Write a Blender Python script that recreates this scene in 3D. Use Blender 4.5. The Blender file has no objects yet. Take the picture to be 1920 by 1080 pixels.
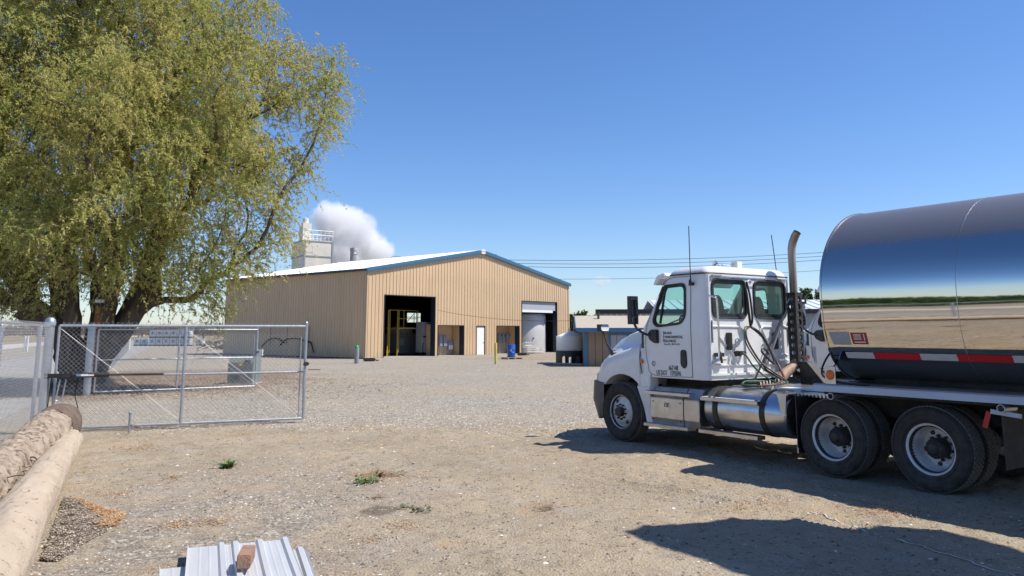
import bpy, bmesh, math, random
import numpy as np
from math import sin, cos, pi, radians as R, sqrt, atan, tan
from mathutils import Vector as V, Matrix
random.seed(7); RNG = np.random.default_rng(11)
SC = bpy.context.scene; COL = SC.collection

# ------------------------------------------------------------ camera, sky, sun, exposure
CAM_H = 1.885; PITCH = atan(235/1500.)
cd = bpy.data.cameras.new('camera'); cam = bpy.data.objects.new('camera', cd); COL.objects.link(cam)
cam.location = (0, 0, CAM_H); cam.rotation_euler = (pi/2+PITCH, 0, 0)
cd.sensor_width = 36; cd.lens = 36*1500/1920.; cd.shift_y = -(540-388)/1920.
cd.clip_start = .1; cd.clip_end = 9000; SC.camera = cam
SUN_EL, SUN_AZ = R(56), R(96)          # azimuth clockwise from +Y
w = bpy.data.worlds.new('World'); SC.world = w; w.use_nodes = True
nt = w.node_tree; sky = nt.nodes.new('ShaderNodeTexSky'); sky.sky_type = 'NISHITA'; sky.sun_disc = False
sky.sun_elevation = SUN_EL; sky.sun_rotation = SUN_AZ; sky.altitude = 100; sky.air_density = 1.0; sky.dust_density = .25; sky.ozone_density = 3.0
bg = nt.nodes['Background']; hsv = nt.nodes.new('ShaderNodeHueSaturation'); hsv.inputs['Saturation'].default_value = 1.16
tnt = nt.nodes.new('ShaderNodeMix'); tnt.data_type = 'RGBA'; tnt.blend_type = 'MULTIPLY'; tnt.inputs[0].default_value = 1; tnt.inputs[7].default_value = (.90, .96, 1.15, 1)
nt.links.new(sky.outputs[0], hsv.inputs['Color']); nt.links.new(hsv.outputs[0], tnt.inputs[6]); nt.links.new(tnt.outputs[2], bg.inputs[0]); bg.inputs[1].default_value = .112
sl = bpy.data.lights.new('sun', 'SUN'); sl.energy = 5.0; sl.angle = R(.5); sl.color = (1, .955, .89)
so = bpy.data.objects.new('sun', sl); COL.objects.link(so)
sd = V((sin(SUN_AZ)*cos(SUN_EL), cos(SUN_AZ)*cos(SUN_EL), sin(SUN_EL)))
so.rotation_euler = sd.to_track_quat('Z', 'Y').to_euler(); so.location = sd*60
SC.view_settings.view_transform = 'Standard'; SC.view_settings.look = 'None'; SC.view_settings.exposure = .28; SC.view_settings.gamma = 1
try: SC.cycles.volume_bounces = 4; SC.cycles.transparent_max_bounces = 24; SC.cycles.volume_step_rate = 1.0
except Exception: pass

# ------------------------------------------------------------ helpers
def ray(u, v):
    x = (u-960)/1500.; y = (388-v)/1500.
    return V((x, cos(PITCH)-y*sin(PITCH), sin(PITCH)+y*cos(PITCH)))
def G(u, v, z=0.):                      # ground point seen at a photo pixel
    d = ray(u, v); t = (z-CAM_H)/d.z; return V((d.x*t, d.y*t, z))
def AtY(u, v, y):
    d = ray(u, v); t = y/d.y; return V((d.x*t, y, CAM_H+d.z*t))

def mat(name, col, rough=.6, metal=0., col2=None, nscale=3., namt=.5, bump=0., bscale=40., spec=.5, coat=0., detail=4., stretch=None, nlo=.35, nhi=.65):
    m = bpy.data.materials.new(name); m.use_nodes = True; t = m.node_tree; b = t.nodes['Principled BSDF']
    b.inputs['Base Color'].default_value = (*col, 1); b.inputs['Roughness'].default_value = rough; b.inputs['Metallic'].default_value = metal
    b.inputs['Specular IOR Level'].default_value = spec; b.inputs['Coat Weight'].default_value = coat; b.inputs['Coat Roughness'].default_value = .08
    tc = t.nodes.new('ShaderNodeTexCoord'); src = tc.outputs['Object']
    if stretch:
        mp = t.nodes.new('ShaderNodeMapping'); mp.inputs['Scale'].default_value = stretch; t.links.new(src, mp.inputs[0]); src = mp.outputs[0]
    if col2:
        n = t.nodes.new('ShaderNodeTexNoise'); n.inputs['Scale'].default_value = nscale; n.inputs['Detail'].default_value = detail; t.links.new(src, n.inputs['Vector'])
        mr = t.nodes.new('ShaderNodeMapRange'); mr.inputs[1].default_value = nlo; mr.inputs[2].default_value = nhi; mr.inputs[3].default_value = 0; mr.inputs[4].default_value = namt
        t.links.new(n.outputs[0], mr.inputs[0])
        mx = t.nodes.new('ShaderNodeMix'); mx.data_type = 'RGBA'; mx.inputs[6].default_value = (*col, 1); mx.inputs[7].default_value = (*col2, 1)
        t.links.new(mr.outputs[0], mx.inputs[0]); t.links.new(mx.outputs[2], b.inputs['Base Color'])
    if bump:
        n2 = t.nodes.new('ShaderNodeTexNoise'); n2.inputs['Scale'].default_value = bscale; n2.inputs['Detail'].default_value = 3; t.links.new(src, n2.inputs['Vector'])
        bp = t.nodes.new('ShaderNodeBump'); bp.inputs['Strength'].default_value = bump; bp.inputs['Distance'].default_value = .02
        t.links.new(n2.outputs[0], bp.inputs['Height']); t.links.new(bp.outputs[0], b.inputs['Normal'])
    return m

class MB:
    def __init__(s): s.v = []; s.f = []; s.m = []
    def add(s, vs, fs, mi=0):
        o = len(s.v); s.v += [tuple(p) for p in vs]; s.f += [tuple(i+o for i in f) for f in fs]; s.m += [mi]*len(fs); return s
    def box(s, x0, x1, y0, y1, z0, z1, mi=0, M=None):
        vs = [V((x, y, z)) for z in (z0, z1) for y in (y0, y1) for x in (x0, x1)]
        if M is not None: vs = [M @ p for p in vs]
        return s.add(vs, [(0,2,3,1),(4,5,7,6),(0,1,5,4),(2,6,7,3),(0,4,6,2),(1,3,7,5)], mi)
    def bar(s, a, b, w, h, mi=0, up=(0,0,1)):
        a = V(a); b = V(b); d = (b-a).normalized(); up = V(up)
        if abs(d.dot(up)) > .98: up = V((1,0,0))
        x = d.cross(up).normalized(); z = x.cross(d).normalized(); vs = []
        for p in (a, b):
            for i, j in ((-1,-1),(1,-1),(1,1),(-1,1)): vs.append(p+x*i*w/2+z*j*h/2)
        return s.add(vs, [(3,2,1,0),(4,5,6,7),(0,1,5,4),(1,2,6,5),(2,3,7,6),(3,0,4,7)], mi)
    def tube(s, pts, r, n=8, mi=0, caps=True):
        pts = [V(p) for p in pts]; k = len(pts); rs = r if hasattr(r, '__len__') else [r]*k; vs = []; up = None
        for i, p in enumerate(pts):
            d = (pts[min(i+1, k-1)]-pts[max(i-1, 0)]).normalized()
            if up is None:
                up = V((0,0,1)) if abs(d.z) < .9 else V((1,0,0))
            x = d.cross(up).normalized(); y = x.cross(d).normalized(); up = y
            for j in range(n):
                t = 2*pi*j/n; vs.append(p+(x*cos(t)+y*sin(t))*rs[i])
        fs = [(i*n+j, i*n+(j+1)%n, (i+1)*n+(j+1)%n, (i+1)*n+j) for i in range(k-1) for j in range(n)]
        if caps: fs += [tuple(range(n))[::-1], tuple((k-1)*n+j for j in range(n))]
        return s.add(vs, fs, mi)
    def lathe(s, prof, c=(0,0,0), ax='y', n=32, mi=0, closed=False):   # prof: (r, h) along the axis
        c = V(c); k = len(prof); vs = []
        for r, h in prof:
            for j in range(n):
                t = 2*pi*j/n; a, b = r*cos(t), r*sin(t)
                vs.append(c+(V((a, h, b)) if ax == 'y' else V((a, b, h)) if ax == 'z' else V((h, a, b))))
        fs = []
        for i in range(k if closed else k-1):
            for j in range(n):
                q = (i*n+j, i*n+(j+1)%n, ((i+1)%k)*n+(j+1)%n, ((i+1)%k)*n+j); fs.append(q)
        return s.add(vs, fs, mi)
    def prism(s, poly, a, b, ax='y', mi=0):      # 2-D outline extruded from a to b along an axis
        n = len(poly); vs = []
        for h in (a, b):
            for p, q in poly: vs.append((p, h, q) if ax == 'y' else (p, q, h) if ax == 'z' else (h, p, q))
        return s.add(vs, [tuple(range(n)), tuple(range(2*n-1, n-1, -1))]+[(i, i+n, (i+1)%n+n, (i+1)%n) for i in range(n)], mi)
    def loft(s, secs, closed=True, caps=True, mi=0):
        n = len(secs[0]); vs = [p for q in secs for p in q]; m = n if closed else n-1
        fs = [(i*n+j, i*n+(j+1)%n, (i+1)*n+(j+1)%n, (i+1)*n+j) for i in range(len(secs)-1) for j in range(m)]
        if caps: fs += [tuple(range(n))[::-1], tuple((len(secs)-1)*n+j for j in range(n))]
        return s.add(vs, fs, mi)
    def text(s, body, M, size, mi=0, sx=1.):
        cu = bpy.data.curves.new('t', 'FONT'); cu.body = body; cu.size = size; cu.resolution_u = 2; cu.extrude = .0015
        o = bpy.data.objects.new('t', cu); COL.objects.link(o); dg = bpy.context.evaluated_depsgraph_get()
        me = bpy.data.meshes.new_from_object(o.evaluated_get(dg))
        s.add([M @ V((p.co.x*sx, p.co.y, p.co.z)) for p in me.vertices], [tuple(f.vertices) for f in me.polygons], mi)
        bpy.data.objects.remove(o); bpy.data.curves.remove(cu); bpy.data.meshes.remove(me); return s
    def build(s, name, mats, parent=None, smooth=None, bevel=0, fix=True, bseg=2):
        me = bpy.data.meshes.new(name); me.from_pydata(s.v, [], s.f)
        if not isinstance(mats, (list, tuple)): mats = [mats]
        for m in mats: me.materials.append(m)
        me.polygons.foreach_set('material_index', s.m)
        if fix or bevel:
            bm = bmesh.new(); bm.from_mesh(me)
            if fix: bmesh.ops.recalc_face_normals(bm, faces=bm.faces)
            if bevel:
                es = [e for e in bm.edges if len(e.link_faces) == 2 and e.calc_face_angle(0) > R(35)]
                bmesh.ops.bevel(bm, geom=es, offset=bevel, segments=bseg, affect='EDGES', clamp_overlap=True)
            bm.to_mesh(me); bm.free()
        if smooth is not None:
            me.polygons.foreach_set('use_smooth', [True]*len(me.polygons)); me.set_sharp_from_angle(angle=R(smooth))
        o = bpy.data.objects.new(name, me); COL.objects.link(o)
        if parent is not None: o.parent = parent
        return o
def npobj(name, vs, fs, mats, parent=None, mi=None, smooth=False):     # numpy arrays to mesh, fs (n,k)
    me = bpy.data.meshes.new(name); n, k = fs.shape
    me.vertices.add(len(vs)); me.vertices.foreach_set('co', np.ascontiguousarray(vs, dtype=np.float32).ravel())
    me.loops.add(n*k); me.loops.foreach_set('vertex_index', np.ascontiguousarray(fs, dtype=np.int32).ravel())
    me.polygons.add(n); me.polygons.foreach_set('loop_start', np.arange(0, n*k, k, dtype=np.int32))
    if not isinstance(mats, (list, tuple)): mats = [mats]
    for m in mats: me.materials.append(m)
    if mi is not None: me.polygons.foreach_set('material_index', np.ascontiguousarray(mi, dtype=np.int32))
    if smooth: me.polygons.foreach_set('use_smooth', np.ones(n, dtype=bool))
    me.update(); me.validate()
    o = bpy.data.objects.new(name, me); COL.objects.link(o)
    if parent is not None: o.parent = parent
    return o
def tag(o, label=None, cat=None, group=None, kind=None):
    if label: o['label'] = label
    if cat: o['category'] = cat
    if group: o['group'] = group
    if kind: o['kind'] = kind
    return o
def thing(name, label, cat, loc=(0,0,0), rz=0, group=None):
    o = bpy.data.objects.new(name, None); COL.objects.link(o); o.location = loc; o.rotation_euler = (0, 0, rz); o.empty_display_size = .2
    return tag(o, label, cat, group)
def copy_tree(o, parent=None):
    c = o.copy(); COL.objects.link(c); c.parent = parent
    for ch in list(o.children): copy_tree(ch, c)
    return c
def cut(o, cutters):
    for c in cutters:
        md = o.modifiers.new('b', 'BOOLEAN'); md.operation = 'DIFFERENCE'; md.solver = 'EXACT'; md.object = c
    dg = bpy.context.evaluated_depsgraph_get(); me = bpy.data.meshes.new_from_object(o.evaluated_get(dg))
    old = o.data; o.modifiers.clear(); o.data = me; bpy.data.meshes.remove(old)
    me.name = o.name
    for c in cutters: bpy.data.objects.remove(c)
    return o
def rrect(a0, a1, b0, b1, r, n=5):
    pts = []
    for cx, cy, t0 in ((a1-r, b1-r, 0), (a0+r, b1-r, 90), (a0+r, b0+r, 180), (a1-r, b0+r, 270)):
        for i in range(n+1):
            t = R(t0+90*i/n); pts.append((cx+r*cos(t), cy+r*sin(t)))
    return pts
def roundpoly(P, r, n=4):
    out = []; k = len(P)
    for i in range(k):
        p0, p, p1 = V(P[i-1]), V(P[i]), V(P[(i+1) % k]); a = p+(p0-p).normalized()*min(r, (p0-p).length*.45); b = p+(p1-p).normalized()*min(r, (p1-p).length*.45)
        for j in range(n+1):
            t = j/n; q = a*(1-t)**2+p*2*t*(1-t)+b*t*t; out.append((q.x, q.y))
    return out
def smoothpath(P, n=8):                     # Catmull-Rom
    P = [V(p) for p in P]; out = []
    Q = [P[0]*2-P[1]]+P+[P[-1]*2-P[-2]]
    for i in range(1, len(Q)-2):
        for j in range(n):
            t = j/n; a, b, c, d = Q[i-1], Q[i], Q[i+1], Q[i+2]
            out.append(.5*((2*b)+(c-a)*t+(2*a-5*b+4*c-d)*t*t+(3*b-a-3*c+d)*t*t*t))
    out.append(P[-1]); return out

# value noise for numpy
_g = RNG.random((256, 256)).astype(np.float64)
def vnoise(x, y):
    xi = np.floor(x).astype(int); yi = np.floor(y).astype(int); fx = x-xi; fy = y-yi; fx = fx*fx*(3-2*fx); fy = fy*fy*(3-2*fy)
    g = lambda a, b: _g[a % 256, b % 256]
    return (g(xi, yi)*(1-fx)+g(xi+1, yi)*fx)*(1-fy)+(g(xi, yi+1)*(1-fx)+g(xi+1, yi+1)*fx)*fy

# ------------------------------------------------------------ ground
def nodes(m): return m.node_tree.nodes, m.node_tree.links
def ground_mat():
    m = bpy.data.materials.new('sandy_ground'); m.use_nodes = True; N, L = nodes(m); b = N['Principled BSDF']; b.inputs['Roughness'].default_value = .95; b.inputs['Specular IOR Level'].default_value = .15
    geo = N.new('ShaderNodeNewGeometry'); sep = N.new('ShaderNodeSeparateXYZ'); L.new(geo.outputs['Position'], sep.inputs[0])
    X, Yc = sep.outputs[0], sep.outputs[1]
    def noise(s, d=5, r=.55, dist=0.):
        n = N.new('ShaderNodeTexNoise'); n.inputs['Scale'].default_value = s; n.inputs['Detail'].default_value = d; n.inputs['Roughness'].default_value = r; n.inputs['Distortion'].default_value = dist
        L.new(geo.outputs['Position'], n.inputs['Vector']); return n.outputs[0]
    def mp(x, a, b_, c=0., d=1.):
        r = N.new('ShaderNodeMapRange'); r.clamp = True
        for i, q in enumerate((a, b_, c, d)): r.inputs[i+1].default_value = q
        L.new(x, r.inputs[0]); return r.outputs[0]
    def mth(op, a, b_=None):
        r = N.new('ShaderNodeMath'); r.operation = op
        for i, q in enumerate((a, b_)):
            if q is None: continue
            if isinstance(q, (int, float)): r.inputs[i].default_value = q
            else: L.new(q, r.inputs[i])
        return r.outputs[0]
    def mix(f, a, b_):
        r = N.new('ShaderNodeMix'); r.data_type = 'RGBA'
        for i, q in ((0, f), (6, a), (7, b_)):
            if isinstance(q, (int, float)): r.inputs[i].default_value = q
            elif isinstance(q, tuple): r.inputs[i].default_value = (*q, 1)
            else: L.new(q, r.inputs[i])
        return r.outputs[2]
    def vor(s, ch='Color', rnd=1.):
        n = N.new('ShaderNodeTexVoronoi'); n.inputs['Scale'].default_value = s; n.inputs['Randomness'].default_value = rnd; L.new(geo.outputs['Position'], n.inputs['Vector'])
        if ch == 'Distance': return n.outputs['Distance']
        q = N.new('ShaderNodeSeparateColor'); L.new(n.outputs['Color'], q.inputs[0]); return q.outputs[0]
    # sand
    sand = mix(mp(noise(.55, 6), .35, .65), SAND_A, SAND_B)
    sand = mix(mp(noise(3.1, 6, .65), .5, .72, 0, .8), sand, SAND_D)
    sand = mix(mp(noise(1.3, 7, .7, .5), .52, .60, 0, .45), sand, (.34, .30, .245))
    sand = mix(mp(noise(14, 5, .7), .60, .76, 0, .5), sand, (.19, .145, .10))
    sand = mix(mp(noise(.9, 5, .6, .8), .60, .68, 0, .35), sand, (.40, .24, .13))       # rusty straw tint
    grit = vor(70.); sand = mix(mp(grit, .955, .97, 0, .5), sand, (.58, .52, .44))
    sand = mix(mp(vor(33.), .955, .97, 0, .7), sand, (.12, .09, .065))
    sand = mix(mp(vor(95.), .955, .97, 0, .4), sand, (.13, .10, .075))
    # gravel
    cell = vor(26.); grav = mix(cell, GRAV_A, GRAV_B)
    grav = mix(mp(noise(7, 6, .7), .45, .7, 0, .6), grav, GRAV_C)
    grav = mix(mp(noise(.25, 4), .42, .66, 0, .6), grav, SAND_A)
    grav = mix(mp(vor(21.), .90, .93, 0, .6), grav, (.62, .57, .50))
    grav = mix(mp(vor(31.), .88, .91, 0, .7), grav, (.12, .10, .08))
    # grey gravelly drift in the near sand: around x -4..-1
    dr = mth('MULTIPLY', mp(mth('ABSOLUTE', mth('ADD', X, 2.9)), .8, 2.2, 1, 0), mp(Yc, 13.0, 9.5, 0, 1))
    dr = mth('MULTIPLY', dr, mp(noise(1.6, 6, .7), .38, .56))
    gdk = mix(mp(noise(9, 6, .75), .42, .62), (.30, .262, .215), (.165, .145, .12)); gdk = mix(mp(vor(30.), .80, .84, 0, .8), gdk, (.50, .46, .39)); gdk = mix(mp(vor(41.), .84, .88, 0, .8), gdk, (.09, .08, .065))
    near = mix(mth('MULTIPLY', dr, .8), sand, gdk)
    # yard gravel beyond a wavering edge
    edge = mth('ADD', Yc, mth('MULTIPLY', mth('SUBTRACT', noise(.8, 5, .6), .5), 4.2))
    edge = mth('ADD', edge, mth('MULTIPLY', mth('SUBTRACT', noise(6, 4, .7), .5), 1.6))
    yard = mix(mp(edge, 16.3, 18.3, 0, 1), near, grav)
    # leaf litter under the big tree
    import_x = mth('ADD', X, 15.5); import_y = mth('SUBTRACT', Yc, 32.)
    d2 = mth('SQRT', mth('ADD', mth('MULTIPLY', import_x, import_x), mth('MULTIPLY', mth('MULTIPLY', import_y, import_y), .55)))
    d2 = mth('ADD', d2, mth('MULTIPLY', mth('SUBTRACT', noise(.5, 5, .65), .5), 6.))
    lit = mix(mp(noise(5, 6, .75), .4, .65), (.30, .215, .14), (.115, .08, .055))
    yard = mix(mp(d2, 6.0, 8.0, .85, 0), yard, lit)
    # dirt in front of the doors
    dd = mth('MULTIPLY', mp(Yc, 52, 57, 0, .7), mp(noise(.35, 5, .6), .42, .6)); dd = mth('MULTIPLY', dd, mp(X, -6, 0, 0, 1))
    yard = mix(dd, yard, (.25, .20, .15))
    # damp patch
    wx = mth('ADD', X, 1.42); wy = mth('SUBTRACT', Yc, 8.95)
    wd = mth('SQRT', mth('ADD', mth('MULTIPLY', wx, wx), mth('MULTIPLY', mth('MULTIPLY', wy, wy), .8)))
    wd = mth('ADD', wd, mth('MULTIPLY', mth('SUBTRACT', noise(5, 4), .5), .16))
    yard = mix(mp(wd, .18, .24, .85, 0), yard, (.14, .115, .08))
    # far land: brown beyond 130 m
    rr = mth('SQRT', mth('ADD', mth('MULTIPLY', X, X), mth('MULTIPLY', Yc, Yc)))
    far = mix(mp(noise(.012, 5), .4, .6), (.30, .235, .15), (.22, .19, .11))
    yard = mix(mp(rr, 120, 170), yard, far)
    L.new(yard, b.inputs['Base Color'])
    h = mth('ADD', mth('MULTIPLY', noise(18, 6, .7), .4), mth('MULTIPLY', vor(45., 'Distance'), .35))
    h = mth('ADD', h, mth('MULTIPLY', noise(3, 5, .6), 1.2))
    bp = N.new('ShaderNodeBump'); bp.inputs['Strength'].default_value = .85; bp.inputs['Distance'].default_value = .035; L.new(h, bp.inputs['Height']); L.new(bp.outputs[0], b.inputs['Normal'])
    return m
SAND_A = (.375, .300, .205); SAND_B = (.305, .247, .172); SAND_D = (.225, .175, .125)
GRAV_A = (.21, .188, .152); GRAV_B = (.40, .36, .295); GRAV_C = (.29, .255, .205)
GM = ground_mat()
def rut(x, y):                             # dual tyre marks curving towards the truck
    z = np.zeros_like(x)
    for off, wd in ((0., .11), (.36, .11), (2.05, .11), (2.41, .11)):
        t = (11.6-y)/4.2; cx = .35+off*.8+3.1*t+.7*t*t; d = np.abs(x-cx)*.78
        f = np.clip((y-6.6)/1.2, 0, 1)*np.clip((11.9-y)/1.4, 0, 1)*np.clip(vnoise(x*1.1+9+off, y*1.1)*2-.35, 0, 1)
        tr = .5+.5*np.sign(np.sin((y*1.1+x*.9)*38))
        z += f*(-.022*np.exp(-(d/wd)**4)+.020*np.exp(-((d-wd*1.35)/(wd*.32))**2)-.007*tr*(d < wd))
    return z
def gheight(x, y):
    f = np.clip((24-np.hypot(x, y))/8, 0, 1)
    h = (vnoise(x*1.1, y*1.1)-.5)*.05+(vnoise(x*4+30, y*4)-.5)*.022+(vnoise(x*13, y*13+50)-.5)*.012
    h = h+np.maximum(0, vnoise(x*7+80, y*7+20)-.72)*.09
    return f*(h+rut(x, y))-.008*f
def axis(lo, hi, step, far):
    a = list(np.arange(lo, hi, step)); s = step; x = lo
    while x > -far: s *= 1.35; x -= s; a.insert(0, x)
    s = step; x = hi
    while x < far: a.append(x); s *= 1.35; x += s
    return np.array(a)
gx = axis(-7.5, 7.5, .045, 4000); gy = axis(5.8, 17.5, .05, 4000)
XX, YY = np.meshgrid(gx, gy, indexing='ij'); ZZ = gheight(XX, YY); nx, ny = XX.shape
ii, jj = np.meshgrid(np.arange(nx-1), np.arange(ny-1), indexing='ij'); q = (ii*ny+jj).ravel()
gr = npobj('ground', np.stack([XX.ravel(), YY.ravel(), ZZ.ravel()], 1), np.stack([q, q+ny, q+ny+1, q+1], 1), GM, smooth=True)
tag(gr, kind='structure')
def flat(name, poly, z, m, kind='structure'):
    b = MB(); b.add([(x, y, z) for x, y in poly], [tuple(range(len(poly)))]); o = b.build(name, m, fix=False)
    return tag(o, kind=kind)
ASPH = mat('old_asphalt', (.27, .26, .24), .9, col2=(.36, .335, .295), nscale=.8, namt=.8, bump=.4, bscale=60)
PALE = mat('pale_concrete_road', (.56, .53, .47), .9, col2=(.40, .35, .28), nscale=.5, namt=.7, bump=.2)
GREEN = mat('green_crop', (.045, .10, .022), .9, col2=(.08, .13, .035), nscale=.05, namt=.7)
DIRT = mat('bare_dirt_field', (.33, .26, .18), .95, col2=(.25, .19, .125), nscale=.12, namt=.8)
FDIR = V((-.378, .926)); FN = V((-.926, -.378))        # along the road fence, and away from the yard
FP = V((-8.85, 15.5))
def strip(a, b, s0, s1, z, name, m):
    P = [FP+FN*a+FDIR*s0, FP+FN*b+FDIR*s0, FP+FN*b+FDIR*s1, FP+FN*a+FDIR*s1]; return flat(name, [(p.x, p.y) for p in P], z, m)
strip(1.2, 8.6, -500, 700, .006, 'road', ASPH)
strip(16, 23, -500, 700, .006, 'farm_track', PALE)
strip(90, 900, -900, 60, .006, 'crop_field', GREEN)

# ------------------------------------------------------------ materials
WHITE = mat('white_truck_paint', (.80, .80, .79), .32, coat=.5, col2=(.66, .64, .60), nscale=5, namt=.22, spec=.5)
WHITE2 = mat('white_paint', (.78, .77, .74), .5, col2=(.62, .59, .54), nscale=6, namt=.35)
BLACKP = mat('black_plastic', (.014, .014, .015), .45, col2=(.06, .055, .05), nscale=7, namt=.5)
BLACKM = mat('black_metal', (.018, .017, .017), .6, col2=(.08, .07, .055), nscale=9, namt=.55)
CHASS = mat('dusty_black_chassis', (.02, .019, .018), .8, col2=(.075, .063, .048), nscale=6, namt=.6)
RUBBER = mat('tyre_rubber', (.016, .015, .015), .75, col2=(.045, .039, .032), nscale=9, namt=.5, bump=.15, bscale=80)
TREAD = mat('dusty_tyre_tread', (.14, .128, .11), .85, col2=(.15, .13, .105), nscale=20, namt=.7)
CHROME = mat('chrome', (.75, .75, .76), .12, 1.)
ALU = mat('brushed_aluminium', (.62, .63, .65), .28, 1., col2=(.42, .43, .45), nscale=4, namt=.5, bump=.05, bscale=30)
DPLATE = mat('diamond_plate_aluminium', (.66, .67, .69), .3, 1., col2=(.42, .42, .43), nscale=5, namt=.5)
GALV = mat('galvanised_steel', (.50, .52, .54), .42, .75, col2=(.36, .38, .40), nscale=14, namt=.7)
WIREM = mat('galvanised_wire', (.50, .50, .50), .5, .35)
RIMW = mat('white_wheel_paint', (.76, .75, .73), .45, col2=(.36, .31, .26), nscale=6, namt=.55, spec=.5)
RUST = mat('rusty_exhaust', (.36, .21, .145), .7, .2, col2=(.50, .36, .27), nscale=8, namt=.9)
STACK = mat('heat_tinted_stack', (.25, .18, .13), .5, .6, col2=(.45, .38, .31), nscale=5, namt=.9, stretch=(1, 1, .4))
AMBER = mat('amber_lens', (.75, .17, .02), .3); REDL = mat('red_reflective', (.50, .015, .02), .4); SILV = mat('silver_reflective', (.50, .53, .56), .45, col2=(.4,.42,.45), nscale=9, namt=.5)
SEAT = mat('grey_seat_fabric', (.06, .06, .065), .9); DASH = mat('dark_dashboard', (.035, .035, .038), .7)
INKB = mat('black_lettering', (.012, .012, .012), .5); INKG = mat('grey_lettering', (.10, .11, .10), .5)
LABELG = mat('grey_label', (.33, .37, .38), .5, col2=(.22, .26, .28), nscale=60, namt=.7); LABELR = mat('red_label', (.30, .02, .02), .5); LABELW = mat('label_print', (.7, .62, .6), .5)
BLUEH = mat('green_hose', (.025, .11, .045), .5); REDH = mat('red_brown_hose', (.10, .035, .025), .5); BLKH = mat('black_hose', (.02, .02, .02), .5)
CHROM_MIR = mat('mirror_glass', (.8, .8, .8), .02, 1.)
def flecks(m, col, scale, stretch, lo, hi, amt=.85):
    N, L = m.node_tree.nodes, m.node_tree.links; b = N['Principled BSDF']; src = b.inputs['Base Color'].links[0].from_socket
    tc = N.new('ShaderNodeTexCoord'); mp_ = N.new('ShaderNodeMapping'); mp_.inputs['Scale'].default_value = stretch; mp_.inputs['Rotation'].default_value = (0, 0, .43); L.new(tc.outputs['Object'], mp_.inputs[0])
    n = N.new('ShaderNodeTexNoise'); n.inputs['Scale'].default_value = scale; n.inputs['Detail'].default_value = 6; n.inputs['Roughness'].default_value = .65; L.new(mp_.outputs[0], n.inputs[0])
    r = N.new('ShaderNodeMapRange'); r.inputs[1].default_value = lo; r.inputs[2].default_value = hi; r.inputs[4].default_value = amt; L.new(n.outputs[0], r.inputs[0])
    x = N.new('ShaderNodeMix'); x.data_type = 'RGBA'; x.inputs[7].default_value = (*col, 1); L.new(r.outputs[0], x.inputs[0]); L.new(src, x.inputs[6]); L.new(x.outputs[2], b.inputs['Base Color'])
def glass(name, tint):
    m = bpy.data.materials.new(name); m.use_nodes = True; N, L = nodes(m); N.remove(N['Principled BSDF'])
    t = N.new('ShaderNodeBsdfTransparent'); t.inputs[0].default_value = (*tint, 1); g = N.new('ShaderNodeBsdfGlossy'); g.inputs['Roughness'].default_value = .02
    lw = N.new('ShaderNodeLayerWeight'); lw.inputs[0].default_value = .5; pw = N.new('ShaderNodeMath'); pw.operation = 'POWER'; pw.inputs[1].default_value = 4; L.new(lw.outputs['Facing'], pw.inputs[0]); f = N.new('ShaderNodeMath'); f.operation = 'MULTIPLY_ADD'; f.inputs[1].default_value = .8; f.inputs[2].default_value = .05; L.new(pw.outputs[0], f.inputs[0]); x = N.new('ShaderNodeMixShader'); L.new(f.outputs[0], x.inputs[0]); L.new(t.outputs[0], x.inputs[1]); L.new(g.outputs[0], x.inputs[2])
    L.new(x.outputs[0], N['Material Output'].inputs[0]); return m
def dust(m, col, z0, z1, amt, scale=5., streak=None):
    N, L = m.node_tree.nodes, m.node_tree.links; b = N['Principled BSDF']; src = b.inputs['Base Color'].links[0].from_socket
    tc = N.new('ShaderNodeTexCoord'); sp_ = N.new('ShaderNodeSeparateXYZ'); L.new(tc.outputs['Object'], sp_.inputs[0]); r = N.new('ShaderNodeMapRange'); r.inputs[1].default_value = z0; r.inputs[2].default_value = z1; r.inputs[3].default_value = amt; r.inputs[4].default_value = .03; L.new(sp_.outputs[2], r.inputs[0])
    mp_ = N.new('ShaderNodeMapping'); mp_.inputs['Scale'].default_value = streak or (1, 1, 1); L.new(tc.outputs['Object'], mp_.inputs[0]); n = N.new('ShaderNodeTexNoise'); n.inputs['Scale'].default_value = scale; n.inputs['Detail'].default_value = 6; n.inputs['Roughness'].default_value = .65; L.new(mp_.outputs[0], n.inputs[0])
    q = N.new('ShaderNodeMapRange'); q.inputs[1].default_value = .35; q.inputs[2].default_value = .65; L.new(n.outputs[0], q.inputs[0]); k = N.new('ShaderNodeMath'); k.operation = 'MULTIPLY'; L.new(r.outputs[0], k.inputs[0]); L.new(q.outputs[0], k.inputs[1])
    x = N.new('ShaderNodeMix'); x.data_type = 'RGBA'; x.inputs[7].default_value = (*col, 1); L.new(k.outputs[0], x.inputs[0]); L.new(src, x.inputs[6]); L.new(x.outputs[2], b.inputs['Base Color'])
dust(WHITE, (.47, .41, .33), .45, 1.35, .5, 6., (1, 1, .6)); dust(ALU, (.36, .31, .25), .3, .95, .6, 6.); dust(DPLATE, (.38, .33, .27), .3, .95, .7, 6.); dust(RUBBER, (.20, .165, .125), -.5, .5, .35, 7.)
GLASS = glass('tinted_glass', (.66, .86, .80))
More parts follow.
